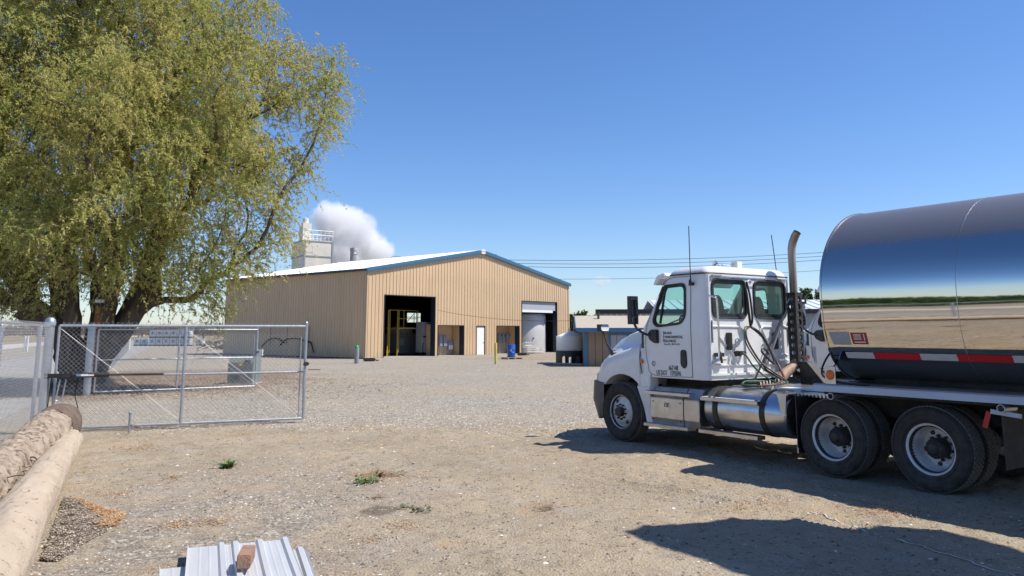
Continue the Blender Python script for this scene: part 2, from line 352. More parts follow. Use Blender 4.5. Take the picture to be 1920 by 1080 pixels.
def tankmat():
    m = bpy.data.materials.new('polished_stainless'); m.use_nodes = True; N, L = nodes(m); b = N['Principled BSDF']
    b.inputs['Metallic'].default_value = 1; tc = N.new('ShaderNodeTexCoord'); sp = N.new('ShaderNodeSeparateXYZ'); L.new(tc.outputs['Object'], sp.inputs[0])
    n = N.new('ShaderNodeTexNoise'); n.inputs['Scale'].default_value = 2.2; n.inputs['Detail'].default_value = 6; mpp = N.new('ShaderNodeMapping'); mpp.inputs['Scale'].default_value = (.35, 1, 1); L.new(tc.outputs['Object'], mpp.inputs[0]); L.new(mpp.outputs[0], n.inputs[0])
    a = N.new('ShaderNodeMath'); a.operation = 'MULTIPLY_ADD'; a.inputs[1].default_value = .16; L.new(n.outputs[0], a.inputs[0]); L.new(sp.outputs[2], a.inputs[2])
    # road dust lying on the upper quarter of the barrel
    d = N.new('ShaderNodeMapRange'); d.inputs[1].default_value = .64; d.inputs[2].default_value = .74; d.inputs[3].default_value = 0; d.inputs[4].default_value = 1; L.new(a.outputs[0], d.inputs[0])
    n2 = N.new('ShaderNodeTexNoise'); n2.inputs['Scale'].default_value = 90; n2.inputs['Detail'].default_value = 3; L.new(tc.outputs['Object'], n2.inputs[0])
    ro = N.new('ShaderNodeMapRange'); ro.inputs[3].default_value = .035; ro.inputs[4].default_value = .42; L.new(d.outputs[0], ro.inputs[0]); L.new(ro.outputs[0], b.inputs['Roughness'])
    mx = N.new('ShaderNodeMix'); mx.data_type = 'RGBA'; mx.inputs[6].default_value = (.58, .565, .54, 1); mx.inputs[7].default_value = (.30, .285, .29, 1); L.new(d.outputs[0], mx.inputs[0]); L.new(mx.outputs[2], b.inputs['Base Color'])
    me = N.new('ShaderNodeMapRange'); me.inputs[3].default_value = 1; me.inputs[4].default_value = .72; L.new(d.outputs[0], me.inputs[0]); L.new(me.outputs[0], b.inputs['Metallic'])
    wv = N.new('ShaderNodeTexNoise'); wv.inputs['Scale'].default_value = 1.3; wv.inputs['Detail'].default_value = 2; L.new(mpp.outputs[0], wv.inputs[0])
    bp = N.new('ShaderNodeBump'); bp.inputs['Strength'].default_value = .13; bp.inputs['Distance'].default_value = .03; L.new(wv.outputs[0], bp.inputs['Height']); L.new(bp.outputs[0], b.inputs['Normal'])
    return m
TANKM = tankmat()

# ------------------------------------------------------------ the tractor (local x forward, y left, z up, origin on the ground under the front axle)
TA = R(34.35); TX, TY = 2.875, 15.17; TRZ = TA+pi/2
HD = V((-sin(TA), cos(TA), 0)); LF = V((-cos(TA), -sin(TA), 0))
def tread_blocks(r, w0, w1, cols=5, n=64):
    b = MB(); cw = (w1-w0)/cols
    for c in range(cols):
        for k in range(n):
            t = 2*pi*(k+(c % 2)*.5)/n; dt = 2*pi/n*.40; y0 = w0+cw*c+.004; y1 = w0+cw*(c+1)-.004; sk = .22*(1 if c % 2 else -1)*2*pi/n
            vs = []
            for rr, g in ((r-.004, 1.), (r+.014, .9)):
                for y, s in ((y0, -1), (y1, 1)):
                    for u in (-1, 1):
                        a = t+u*dt*g+s*sk; vs.append((rr*cos(a), y, rr*sin(a)))
            b.add(vs, [(4,5,7,6),(0,4,6,2),(1,3,7,5),(0,1,5,4),(2,6,7,3)])
    return b
def make_wheel(par, x, ys, ytire, kind, hub_out, sidey, first):      # tyre centre at y=ytire, width .27
    # wheel (the painted disc) > tyre, tread, hub
    s = sidey; RT = .5; W = .135
    def yy(h): return s*h                          # profiles are written for the left side, outward = +
    rim = MB()
    if kind == 'front':       # convex disc
        prof = [(.285, -.12), (.265, -.10), (.262, .06), (.285, .10), (.308, .125), (.302, .135), (.280, .118), (.268, .085), (.255, .06), (.235, .065), (.20, .09), (.165, .115), (.15, .118), (.0, .118)]
    else:                     # deep dish, disc far inboard
        prof = [(.285, -.12), (.265, -.10), (.262, .06), (.285, .10), (.308, .125), (.302, .137), (.278, .12), (.272, .08), (.258, .03), (.250, -.04), (.240, -.09), (.215, -.115), (.16, -.12), (.0, -.12)]
    rim.lathe([(r, yy(h)) for r, h in prof], n=44)
    w = rim.build('wheel', [RIMW], par, smooth=38); w.location = (x, ytire, .5)
    ty = MB(); pr = [(.262, -.10), (.30, -.135), (.36, -.148), (.43, -.150), (.475, -.138), (.492, -.118), (.497, -.06), (.499, 0), (.497, .06), (.492, .118), (.475, .138), (.43, .150), (.36, .148), (.30, .135), (.262, .10)]
    ty.lathe(pr, n=56, closed=True); o = ty.build('tyre', RUBBER, w, smooth=50)
    if kind != 'inner':
        rg = MB()
        for rr in (.455, .40, .335):
            rg.lathe([(rr, yy(.146)), (rr+.004, yy(.1525)), (rr+.010, yy(.1525)), (rr+.014, yy(.146))], n=48)
        rg.build('sidewall_ring', RUBBER, w, smooth=40)
    tr = tread_blocks(.492, -.112, .112, 5 if kind != 'front' else 4, 60); tr.build('tread', TREAD, w, fix=False)
    hb = MB()
    if kind == 'front':
        hb.lathe([(.0, yy(.205)), (.075, yy(.205)), (.085, yy(.19)), (.085, yy(.11))], n=20)
        for k in range(10):
            t = 2*pi*k/10+.2; hb.lathe([(.0, yy(.16)), (.016, yy(.16)), (.018, yy(.11))], c=(.125*cos(t), 0, .125*sin(t)), n=6)
        hm = BLACKM
        for k in range(2):
            t = k*pi+.95; hb.lathe([(.036, yy(.098)), (.036, yy(.104)), (0., yy(.104))], c=(.207*cos(t), 0, .207*sin(t)), n=12)
    elif kind == 'outer':
        hb.lathe([(.0, yy(.09)), (.055, yy(.09)), (.065, yy(.07)), (.105, yy(.05)), (.12, yy(.02)), (.125, yy(-.12))], n=24)
        for k in range(8):
            t = 2*pi*k/8; hb.lathe([(.0, yy(.062)), (.012, yy(.062)), (.013, yy(.04))], c=(.094*cos(t), 0, .094*sin(t)), n=6)
        for k in range(10):
            t = 2*pi*k/10+.2; hb.lathe([(.0, yy(-.075)), (.017, yy(-.075)), (.019, yy(-.12))], c=(.143*cos(t), 0, .143*sin(t)), n=6)
        for k in range(5):
            t = 2*pi*k/5+first; hb.lathe([(.030, yy(-.12)), (.030, yy(-.1135)), (0., yy(-.1135))], c=(.196*cos(t), 0, .196*sin(t)), n=14)
    if hb.v: hb.build('hub', BLACKM, w, smooth=40)
    return w

def cab_section(z, inset=0.):
    # horizontal section of the cab: rear x=-2.0; front slopes with the windscreen; tumblehome above the belt
    if z < 1.95: xf = -.50; w = 1.10
    else:
        t = min((z-1.95)/.90, 1.); xf = -.50-.62*t; w = 1.10-.055*t
    xr = -1.99; e = 0
    if z > 2.82:
        t = (z-2.82)/.15; e = .20*(1-sqrt(max(0, 1-t*t)))
    if z < 1.2: xf = -.68
    P = rrect(xr+inset+e*.6, xf-inset-e*1.3, -w+inset+e, w-inset-e, max(.11-inset*.5-e*.2, .04), 6)
    return [(x, y, z) for x, y in P]
def make_truck(second=False):
    lab = 'white day cab semi tractor with a curved exhaust stack coupled to the shiny tank trailer'
    t = thing('semi_truck', lab, 'truck', (TX, TY, 0), TRZ, 'white semi tractors parked on the dirt')
    # --- cab shell with real window openings
    zs = [1.13, 1.16, 1.4, 1.7, 1.95, 2.1, 2.3, 2.5, 2.7, 2.82, 2.86, 2.90, 2.94, 2.96]
    cab = MB().loft([cab_section(z) for z in zs]).build('cab', [WHITE], t, smooth=30)
    inner = MB().loft([cab_section(z, .05) for z in (1.17, 1.7, 1.95, 2.2, 2.5, 2.8, 2.88)]).build('c', WHITE, t)
    doorwin = roundpoly([(-1.03, 2.66), (-1.54, 2.68), (-1.55, 2.16), (-1.46, 2.03), (-.90, 1.98), (-.80, 2.06)], .09)
    c1 = MB().prism(doorwin, -1.5, 1.5, 'y').build('c', WHITE, t)
    cs = [inner, c1]
    for y0, y1 in ((.10, .93), (-.93, -.10)):
        cs.append(MB().prism(rrect(y0, y1, 2.12, 2.74, .11), -2.3, -1.8, 'x').build('c', WHITE, t))
    ws = MB().prism(rrect(-.93, .93, 2.03, 2.76, .08), -1.6, -.3, 'x').build('c', WHITE, t); cs.append(ws)
    cut(cab, cs); cab.data.set_sharp_from_angle(angle=R(30))
    # roof cap lip
    b = MB(); P = rrect(-2.02, -1.14, -1.065, 1.065, .12, 6); b.tube([(x, y, 2.835) for x, y in P]+[(P[0][0], P[0][1], 2.835)], .012, 5); b.build('roof_seam', BLACKM, t)
    # window rubber frames and glass
    for s in (1, -1):
        f = MB(); f.tube([(x, s*(1.105-.061*(z-1.95)), z) for x, z in doorwin+doorwin[:1]], .022, 5); cx_ = sum(p[0] for p in doorwin)/len(doorwin); cz_ = sum(p[1] for p in doorwin)/len(doorwin); Q = [(cx_+(x-cx_)*.87, cz_+(z-cz_)*.90) for x, z in doorwin]; yw = lambda z, d: s*(1.097-d-.061*(z-1.95)); f.loft([[(x, yw(z, 0), z) for x, z in doorwin], [(x, yw(z, 0), z) for x, z in Q], [(x, yw(z, .01), z) for x, z in Q], [(x, yw(z, .01), z) for x, z in doorwin]], caps=False); fo = f.build('side_window', [BLACKP], t)
        g = MB().add([(x, s*(1.085-.061*(z-1.95)), z) for x, z in doorwin], [tuple(range(len(doorwin)))]); g.build('pane', GLASS, fo, fix=False)
        f = MB().bar((-.97, s*1.09, 2.03), (-1.08, s*1.05, 2.64), .03, .03); f.build('divider', BLACKP, fo)
    for y0, y1 in ((.10, .93), (-.93, -.10)):
        P = rrect(y0, y1, 2.12, 2.74, .11); f = MB(); f.tube([(-1.995, y, z) for y, z in P+P[:1]], .020, 5); Q = rrect(y0+.06, y1-.06, 2.19, 2.67, .07); f.loft([[(-1.985, y, z) for y, z in P], [(-1.985, y, z) for y, z in Q], [(-1.975, y, z) for y, z in Q], [(-1.975, y, z) for y, z in P]], caps=False)
        fo = f.build('rear_window', [BLACKP], t); MB().add([(-1.97, y, z) for y, z in P], [tuple(range(len(P)))]).build('pane', GLASS, fo, fix=False)
    wsx = lambda z: -.50-.62*(z-1.95)/.9-.03
    b = MB().add([(wsx(2.02), -.95, 2.02), (wsx(2.02), .95, 2.02), (wsx(2.77), .92, 2.77), (wsx(2.77), -.92, 2.77)], [(0,1,2,3)]); b.build('windscreen', GLASS, t, fix=False)
    b = MB()
    for s in (1, -1): b.bar((wsx(2.02)+.01, s*.5, 2.03), (wsx(2.25)+.03, s*.05, 2.20), .02, .02)
    b.build('wiper', BLACKP, t)
    # door seams
    for s in (1, -1):
        b = MB(); yb = 1.103
        b.tube([(-1.665, s*1.052, 2.80), (-1.67, s*1.105, 1.95), (-1.68, s*1.105, 1.16)], .006, 4)
        b.tube(smoothpath([(-1.66, s*1.052, 2.80), (-1.14, s*1.055, 2.77), (-.93, s*1.075, 2.5), (-.66, s*1.103, 2.0), (-.62, s*1.105, 1.6), (-.66, s*1.105, 1.36), (-.80, s*1.105, 1.17), (-1.68, s*1.105, 1.165)], 6), .004, 4)
        b.build('door_seam', INKG, t)
        P = roundpoly([(-1.44, 1.60), (-1.56, 1.60), (-1.57, 1.34), (-1.50, 1.29), (-1.43, 1.36)], .05); MB().prism(P, s*1.095, s*1.122, 'y').build('door_handle', BLACKP, t, bevel=.006)
    # lettering on the driver's door
    TM = lambda x, z: Matrix(((-1, 0, 0, x), (0, 0, 1, 1.1045), (0, 1, 0, z), (0, 0, 0, 1)))
    b = MB()
    for k, (a, r_) in enumerate((('I', 'NLAND'), ('E', 'NVIRONMENTAL'), ('R', 'ESOURCES'))):
        z = 1.852-.066*k; b.text(a, TM(-1.04, z), .082, sx=.9); b.text(r_, TM(-1.04-.045-(0 if a != 'I' else -.022), z), .062, sx=.86)
    b.text('Pasco, WA • 509-511-1374', TM(-1.06, 1.675), .040, 1, .8)
    b.text('667148', TM(-1.15, 1.262), .115, sx=.62); b.text('US DOT   1592696', TM(-.86, 1.175), .115, sx=.62)
    b.build('door_lettering', [INKB, INKG], t, fix=False)
    b = MB(); b.lathe([(.030, 0), (.036, .002), (.042, 0)], c=(-.80, 1.105, 1.36), n=20); b.text('S', TM(-.782, 1.342), .05); b.build('round_decal', INKG, t, fix=False)
    # rear wall pressings, rails, vents
    b = MB()
    for P in ([(.97, 1.98), (.30, 1.98), (.22, 1.93), (.22, 1.86)], [(-.97, 1.98), (-.30, 1.98), (-.22, 1.93), (-.22, 1.86)], [(.80, 1.82), (.55, 1.60), (.35, 1.42)], [(-.15, 2.12), (-.40, 1.72), (-.55, 1.52), (-.92, 1.50)], [(-.30, 1.80), (-.5, 1.45), (-.95, 1.40)], [(.05, 2.72), (0, 2.76), (-.05, 2.72)]):
        b.tube([(-1.995, y, z) for y, z in P], .016, 5)
    b.box(-2.015, -1.98, -1.03, 1.03, 1.20, 1.235); b.box(-2.01, -1.98, -.98, .98, 1.355, 1.37)
    b.box(-2.012, -1.98, 1.00, 1.02, 1.2, 2.8); b.box(-2.012, -1.98, -1.02, -1.0, 1.2, 2.8); b.build('rear_panel_ribs', WHITE, t, smooth=40)
    for y in (.58, -.59):
        v = MB().prism(rrect(y-.055, y+.055, 1.60, 1.88, .025), -2.03, -1.985, 'x'); vo = v.build('rear_vent', BLACKP, t)
        v = MB(); [v.box(-2.036, -2.028, y-.042, y+.042, 1.615+.02*k, 1.625+.02*k) for k in range(13)]; v.build('louvre', BLACKM, vo)
    for y0, y1, z in ((.93, .72, 2.80), (-.72, -.98, 2.79)): MB().box(-2.03, -1.99, min(y0, y1), max(y0, y1), z-.012, z+.012).build('marker_bracket', GALV, t)
    MB().tube([(-2.05, .52, 2.765), (-2.05, -.62, 2.765)], .01, 6).build('hose_rail', CHROME, t)
    for y in (.98, -.98): MB().box(-2.03, -1.99, y-.012, y+.012, 1.72, 2.08).build('side_reflector', GALV, t, bevel=.004)
    # grab handle
    MB().tube(smoothpath([(-2.0, 1.02, 2.48), (-2.10, 1.00, 2.44), (-2.12, .96, 2.36), (-2.12, .955, 1.55), (-2.09, 1.0, 1.42), (-2.0, 1.04, 1.36)], 5), .017, 8).build('grab_handle', CHROME, t, smooth=60)
    b = MB(); b.box(-2.10, -2.0, .87, .95, 1.5, 1.56); b.tube([(-2.05, .86, 1.58), (-2.07, .84, 1.40)], .02, 6); b.box(-2.09, -2.03, .80, .86, 1.50, 1.56); b.box(-2.08, -2.02, .74, .90, 1.44, 1.455); b.build('latch', BLACKM, t)
    # roof: visor, horn, antennas
    P = [(-.98, 2.90), (-.80, 2.86), (-.70, 2.70), (-.78, 2.70), (-.88, 2.80), (-1.02, 2.84)]
    b = MB(); b.prism(P, -.98, .98, 'y'); b.build('sun_visor', WHITE, t, bevel=.012)
    b = MB(); b.tube([(-1.45, .12, 3.06), (-1.45, -.30, 3.06)], .014, 6); b.lathe([(.0, .15), (.05, .16), (.055, .15), (.02, .10), (.015, .05)], c=(-1.45, .06, 3.06), n=14); b.bar((-1.45, .05, 3.06), (-1.45, .05, 2.95), .03, .03); b.bar((-1.45, -.3, 3.06), (-1.45, -.3, 2.95), .03, .03); b.build('air_horn', CHROME, t, smooth=50)
    MB().box(-1.52, -1.38, -.42, -.28, 2.96, 3.12).build('horn_box', WHITE2, t, bevel=.008)
    for s in (1, -1):
        b = MB(); b.tube([(-1.72, s*1.13, 2.68), (-1.72, s*1.12, 2.76), (-1.72, s*(1.12 if s > 0 else 1.0), 3.62)], .008, 5); b.tube([(-1.72, s*1.06, 2.67), (-1.72, s*1.13, 2.66), (-1.72, s*1.13, 2.74)], [.03, .035, .018], 8); b.build('antenna', BLACKP, t)
    # --- hood
    secs = []
    def hs(x, zt, ys, yf, zf, yo, zo, zb, k=1.):
        half = [(0, zt), (ys*.5, zt-.008), (ys*.85, zt-.03), (ys, zt-.075), (ys+(yf-ys)*.25, (zt-.075)*.5+zf*.5+.02), (yf, zf+.01), (yf+(yo-yf)*.6, zf-.02), (yo-.01, zf-.09), (yo, zo), (yo, (zo+zb)/2), (yo, zb)]
        full = half+[(-y, z) for y, z in half[::-1][:-1]]
        return [(x-k*.50*(abs(y)/1.1)**2.3, y, z) for y, z in full]
    H = [(-.46, 2.0, .86, .99, 1.70, 1.115, 1.45, .95, 0), (-.25, 1.98, .84, .98, 1.64, 1.125, 1.40, .95, 0), (0, 1.94, .81, .97, 1.58, 1.135, 1.36, .95, .08), (.30, 1.87, .76, .96, 1.53, 1.14, 1.32, .95, .25), (.60, 1.78, .70, .95, 1.47, 1.14, 1.27, .95, .5), (.85, 1.66, .63, .93, 1.40, 1.13, 1.20, .95, .7), (1.02, 1.52, .57, .91, 1.31, 1.12, 1.12, .95, .85), (1.12, 1.36, .52, .88, 1.20, 1.09, 1.05, .95, .95), (1.18, 1.18, .48, .85, 1.08, 1.06, 1.0, .93, 1.)]
    hood = MB().loft([hs(*h) for h in H]).build('hood', [WHITE], t, smooth=42)
    c = MB().lathe([(0, -1.4), (.615, -1.4), (.615, -.55), (0, -.55)], c=(-.02, 0, .54), n=40); c2 = MB().lathe([(0, 1.4), (.615, 1.4), (.615, .55), (0, .55)], c=(-.02, 0, .54), n=40)
    cut(hood, [c.build('c', WHITE, t), c2.build('c', WHITE, t)]); hood.data.set_sharp_from_angle(angle=R(42))
    for s in (1, -1): MB().tube([(x-.004, s*y, z) for x, y, z in ((-.475, .86, 1.93), (-.475, .93, 1.80), (-.475, 1.0, 1.66), (-.475, 1.09, 1.60), (-.475, 1.12, 1.45), (-.52, 1.12, 1.18))], .010, 4).build('hood_seam', INKB, t)
    # cowl (between hood and cab)
    b = MB(); P = [(-.47, .955), (-.74, .955), (-.74, 1.9), (-.60, 2.0), (-.47, 1.99)]
    b.loft([[(-.47, y, z) for y, z in ((-1.1, 1.16), (-1.1, 1.6), (-.98, 1.70), (-.86, 1.93), (0, 1.985), (.86, 1.93), (.98, 1.70), (1.1, 1.6), (1.1, 1.16))], [(-.72, y, z) for y, z in ((-1.1, 1.16), (-1.1, 1.6), (-1.08, 1.9), (-1.0, 2.0), (0, 2.03), (1.0, 2.0), (1.08, 1.9), (1.1, 1.6), (1.1, 1.16))]]); b.build('cowl', WHITE, t, smooth=30)
    for s in (1, -1):
        MB().box(-.56, -.49, s*1.04-.045, s*1.04+.045, 1.50, 1.86).build('cowl_vent', BLACKP, t, bevel=.01)
        mk = MB().lathe([(0, s*1.135), (.03, s*1.133), (.038, s*1.10)], c=(-.52, 0, 1.385), n=16); mk.build('marker_lamp', AMBER, t, smooth=40)
    # grille, headlights, bumper
    b = MB(); b.box(1.06, 1.19, -.42, .42, .98, 1.24, 0); b.build('grille', BLACKP, t, bevel=.01)
    b = MB(); [b.box(1.19, 1.205, -.40, .40, 1.00+.04*k, 1.015+.04*k) for k in range(6)]; b.build('grille_bar', CHROME, t)
    for s in (1, -1):
        b = MB(); b.loft([[(1.10, s*.55, 1.0), (1.09, s*.55, 1.16), (.73, s*1.06, 1.14), (.74, s*1.07, 1.0)], [(.9, s*.55, 1.0), (.9, s*.55, 1.16), (.52, s*1.06, 1.14), (.52, s*1.07, 1.0)]]); b.build('headlight', mat('headlight_lens', (.45, .40, .34), .1, spec=.8) if s == 1 else bpy.data.materials['headlight_lens'], t)
    def bs(y, x0, z0, z1): return [(x0-.12, y, z0), (x0+.03, y, (z0+z1)/2), (x0, y, z1), (x0-.15, y, z1), (x0-.15, y, z0)]
    bm_ = MB(); B = [(-1.15, .60, .42, .98), (-1.13, .70, .36, .99), (-1.05, .84, .32, 1.0), (-.8, 1.05, .29, 1.0), (-.4, 1.18, .28, 1.0), (0, 1.21, .28, 1.0)]
    bm_.loft([bs(y, x, z0, z1) for y, x, z0, z1 in B]+[bs(-y, x, z0, z1) for y, x, z0, z1 in B[::-1][1:]])
    bm_.build('bumper', mat('grey_bumper_plastic', (.085, .082, .078), .55, col2=(.17, .155, .135), nscale=5, namt=.6), t, smooth=45)
    # mirrors
    for s in (1, -1):
        b = MB(); b.loft([[(-.60+dx*.055, s*(1.37+dy*.10), z) for dx, dy in rrect(-1, 1, -1, 1, .6, 3)] for z in (2.02, 2.05, 2.45, 2.50)]); m1 = b.build('door_mirror', BLACKP, t, smooth=40)
        MB().box(-.662, -.658, s*1.37-.07, s*1.37+.07, 2.17, 2.44).build('mirror_glass', CHROM_MIR, m1); MB().box(-.662, -.658, s*1.37-.065, s*1.37+.065, 2.05, 2.13).build('convex_mirror', CHROM_MIR, m1, bevel=.001)
        MB().tube(smoothpath([(-.60, s*1.36, 2.06), (-.62, s*1.30, 1.95), (-.70, s*1.20, 1.86), (-.84, s*1.12, 1.82)], 5), [.022]*16, 7).build('mirror_arm', BLACKP, m1, smooth=50)
        MB().prism(roundpoly([(-.70, 1.86), (-.78, 1.93), (-.94, 1.93), (-.94, 1.70), (-.86, 1.70), (-.74, 1.76)], .03), s*1.08, s*1.15, 'y').build('mirror_mount', BLACKP, m1, bevel=.012)
        b = MB(); b.loft([[(.56+dx*.06, s*(1.06+dy*.11), z) for dx, dy in rrect(-1, 1, -1, 1, .5, 3)] for z in (1.90, 1.92, 2.01, 2.03)]); m2 = b.build('hood_mirror', BLACKP, t, smooth=40)
        MB().loft([[(x, s*(1.06+dy*.09), 1.965+dz*.055) for dy, dz in rrect(-1, 1, -1, 1, .5, 3)] for x in (.505, .485)]).build('mirror_glass', CHROM_MIR, m2, smooth=60)
        MB().tube([(.56, s*1.06, 1.92), (.47, s*1.04, 1.68), (.38, s*1.0, 1.53)], [.014, .017, .028], 7).build('mirror_arm', BLACKP, m2); MB().lathe([(0, s*1.03), (.05, s*1.02), (.06, s*.94)], c=(.36, 0, 1.50), n=12).build('mirror_foot', BLACKP, m2, smooth=60)
    # interior
    b = MB()
    for y in (.52, -.52):
        b.loft([[(x+dx*a*.07, y+dy*wd, z) for dx, dy in rrect(-1, 1, -1, 1, .5, 3)] for x, z, a, wd in ((-1.50, 1.45, 1.2, .25), (-1.62, 1.9, 1, .26), (-1.66, 2.2, .9, .24), (-1.68, 2.38, .8, .17), (-1.685, 2.46, .6, .13), (-1.69, 2.50, .3, .09))]); b.box(-1.6, -1.05, y-.25, y+.25, 1.42, 1.58)
    b.build('seat', SEAT, t, smooth=50)
    b = MB(); b.box(-.95, -.62, -.98, .98, 1.45, 1.98); b.build('dashboard', DASH, t, bevel=.05)
    b = MB(); Mx = Matrix.Translation((-1.12, .5, 2.0)) @ Matrix.Rotation(R(-50), 4, 'Y'); b.tube([Mx @ V((.23*cos(a), .23*sin(a), 0)) for a in np.linspace(0, 2*pi, 25)], .016, 6); b.bar(Mx @ V((0, -.22, 0)), Mx @ V((0, .22, 0)), .05, .03); b.bar((-1.12, .5, 2.0), (-.9, .5, 1.85), .05, .05); b.build('steering_wheel', BLACKP, t)
    # --- chassis
    b = MB()
    for s in (1, -1): b.box(-6.35, 1.0, s*.43-.04, s*.43+.04, .76, 1.02)
    for x in (-2.3, -3.2, -4.2, -5.5, -6.3): b.box(x-.06, x+.06, -.39, .39, .80, .98)
    b.box(-.55, .9, -.40, .40, .55, 1.4); b.box(-1.95, -.55, -.55, .55, .70, 1.12)       # engine and gearbox
    b.tube([(0, -.95, .5), (0, .95, .5)], .06, 8)
    for x in (-4.224, -5.544):
        b.tube([(x, -1.0, .5), (x, 1.0, .5)], .10, 10); b.lathe([(0, -.22), (.16, -.2), (.22, 0), (.16, .2), (0, .22)], c=(x, 0, .5), n=14); b.bar((x+.35, .45, .62), (x-.35, .45, .62), .08, .14); b.bar((x+.35, -.45, .62), (x-.35, -.45, .62), .08, .14)
    b.tube([(-1.9, 0, .72), (-4.2, 0, .58)], .05, 8)
    for x, y in ((-3.55, -.25), (-3.75, .22)): b.tube([(x, y, .62), (x, y+.001, .64), (x-.6, y, .64)], .11, 10)
    b.build('chassis', CHASS, t)
    MB().box(-3.35, -2.08, -.50, .62, 1.025, 1.045).build('deck_plate', DPLATE, t)
    b = MB(); b.box(-4.15, -2.9, .34, .52, 1.03, 1.055); b.build('frame_cover', WHITE2, t)
    b = MB(); b.box(-4.15, -3.3, .66, .90, 1.005, 1.03); [b.box(-4.13+.06*k, -4.10+.06*k, .90, .915, .98, 1.03) for k in range(14)]; b.build('tread_plate', DPLATE, t)
    b = MB(); b.prism([(-4.9, 1.10), (-4.2, 1.20), (-4.0, 1.20), (-4.0, 1.05), (-4.95, 1.05)], -.42, .42, 'y'); b.build('fifth_wheel', CHASS, t)
    # black catwalk bits under the cab rear
    b = MB()
    for k in range(10): a = (-2.05-.06*k, -.7+.15*k, 1.05); b.tube([a, (a[0]-.1, a[1]+.05, 1.12), (a[0]-.15, a[1]+.1, 1.04)], .018, 5)
    b.box(-2.3, -2.05, -.9, .9, .98, 1.03); b.build('wiring', BLKH, t)
    # box, steps, tank on both sides
    for s in (1, -1):
        q = lambda y: s*y
        P = [(1.12, .37), (1.14, .48), (1.14, .80), (1.08, .86), (1.00, .97), (.55, .99), (.55, .37)]
        b = MB(); b.loft([[(x, q(y), z) for y, z in P] for x in (-.74, -1.48)]); tb = b.build('tool_box', DPLATE, t, bevel=.006)
        b = MB(); b.loft([[(x, q(y+.004), z+.002) for y, z in P] for x in (-1.50, -1.83)]); b.build('battery_box', DPLATE, t, bevel=.008)
        b = MB(); b.tube([(-1.09, q(1.15), .73), (-1.09, q(1.165), .67), (-1.15, q(1.165), .67), (-1.15, q(1.15), .73)], .008, 5); [b.lathe([(0, q(1.15)), (.010, q(1.148)), (.012, q(1.14))], c=(x, 0, z), n=8) for x in (-.80, -1.42) for z in (.45, .74)]; b.build('latch', BLACKM, tb)
        for (xa, xb, z) in ((-.66, -1.68, .905), (-.62, -1.62, .375)):
            b = MB(); b.box(xb, xa, min(q(1.0), q(1.20)), max(q(1.0), q(1.20)), z-.05, z); [b.box(xa-.03-.045*k, xa-.01-.045*k, min(q(1.02), q(1.19)), max(q(1.02), q(1.19)), z, z+.006) for k in range(22)]; b.build('cab_step', ALU, t, bevel=.004, bseg=1)
        b = MB(); b.lathe([(0, -1.90), (.27, -1.90), (.325, -1.94), (.335, -1.97), (.335, -3.38), (.325, -3.42), (.27, -3.46), (0, -3.47)], c=(0, q(.82), .70), ax='x', n=48); ft = b.build('fuel_tank', [ALU], t, smooth=40)
        b = MB(); b.lathe([(.05, 1.02), (.05, 1.06), (0, 1.065)], c=(-2.95, q(.72), 0), ax='z', n=14); b.lathe([(.035, 1.06), (.035, 1.085), (0, 1.085)], c=(-2.95, q(.72), 0), ax='z', n=8); b.build('filler_cap', CHROME, ft)
        for x in (-2.16, -3.05):
            b = MB(); b.lathe([(.337, x-.045), (.345, x-.045), (.345, x+.045), (.337, x+.045)], c=(0, q(.82), .70), ax='x', n=48, closed=True); b.bar((x+.0, q(1.155), .80), (x+.09, q(1.17), .90), .03, .03); b.bar((x+.0, q(1.155), .80), (x-.02, q(1.17), .90), .03, .03); b.build('tank_strap', BLACKM, ft, smooth=60)
        b = MB(); b.lathe([(0, -3.475), (.30, -3.474), (.30, -3.47)], c=(0, q(.82), .70), ax='x', n=40); b.build('tank_end', BLACKM, ft)
        for (xa, xb, z) in ((-1.92, -3.02, .885), (-1.86, -3.0, .385)):
            b = MB(); b.box(xb, xa, min(q(1.03), q(1.21)), max(q(1.03), q(1.21)), z-.055, z); [b.box(xa-.03-.045*k, xa-.01-.045*k, min(q(1.05), q(1.20)), max(q(1.05), q(1.20)), z, z+.006) for k in range(24)]
            b.build('tank_step', ALU, t, bevel=.004, bseg=1)
        # white fairing panel behind the front wheel
        b = MB(); b.loft([[(-.38, q(1.115), .965), (-.70, q(1.12), .965), (-.70, q(.9), .965), (-.38, q(.9), .965)], [(-.56, q(1.125), .60), (-.74, q(1.13), .60), (-.74, q(.9), .60), (-.56, q(.9), .60)], [(-.64, q(1.13), .31), (-.78, q(1.14), .31), (-.78, q(.9), .31), (-.64, q(.9), .31)]]); b.build('side_fairing', WHITE, t, bevel=.008)
        MB().box(-.70, -.40, min(q(.9), q(1.105)), max(q(.9), q(1.105)), .965, 1.17).build('fairing_top', WHITE, t, bevel=.008)
        # flap ahead of the drive wheels and its bracket
        b = MB(); b.box(-3.66, -3.645, min(q(.62), q(1.17)), max(q(.62), q(1.17)), .30, 1.0); b.build('mud_flap', BLACKP, t, bevel=.003, bseg=1)
        b = MB(); b.prism([(-3.50, 1.02), (-3.34, 1.02), (-3.40, .74), (-3.47, .74)], q(1.15), q(1.165), 'y'); b.box(-3.52, -3.32, min(q(.6), q(1.16)), max(q(.6), q(1.16)), 1.0, 1.02); b.build('flap_bracket', ALU, t)
        MB().box(-3.64, -3.62, min(q(.66), q(1.14)), max(q(.66), q(1.14)), .22, .38).build('flap_weight', ALU, t)
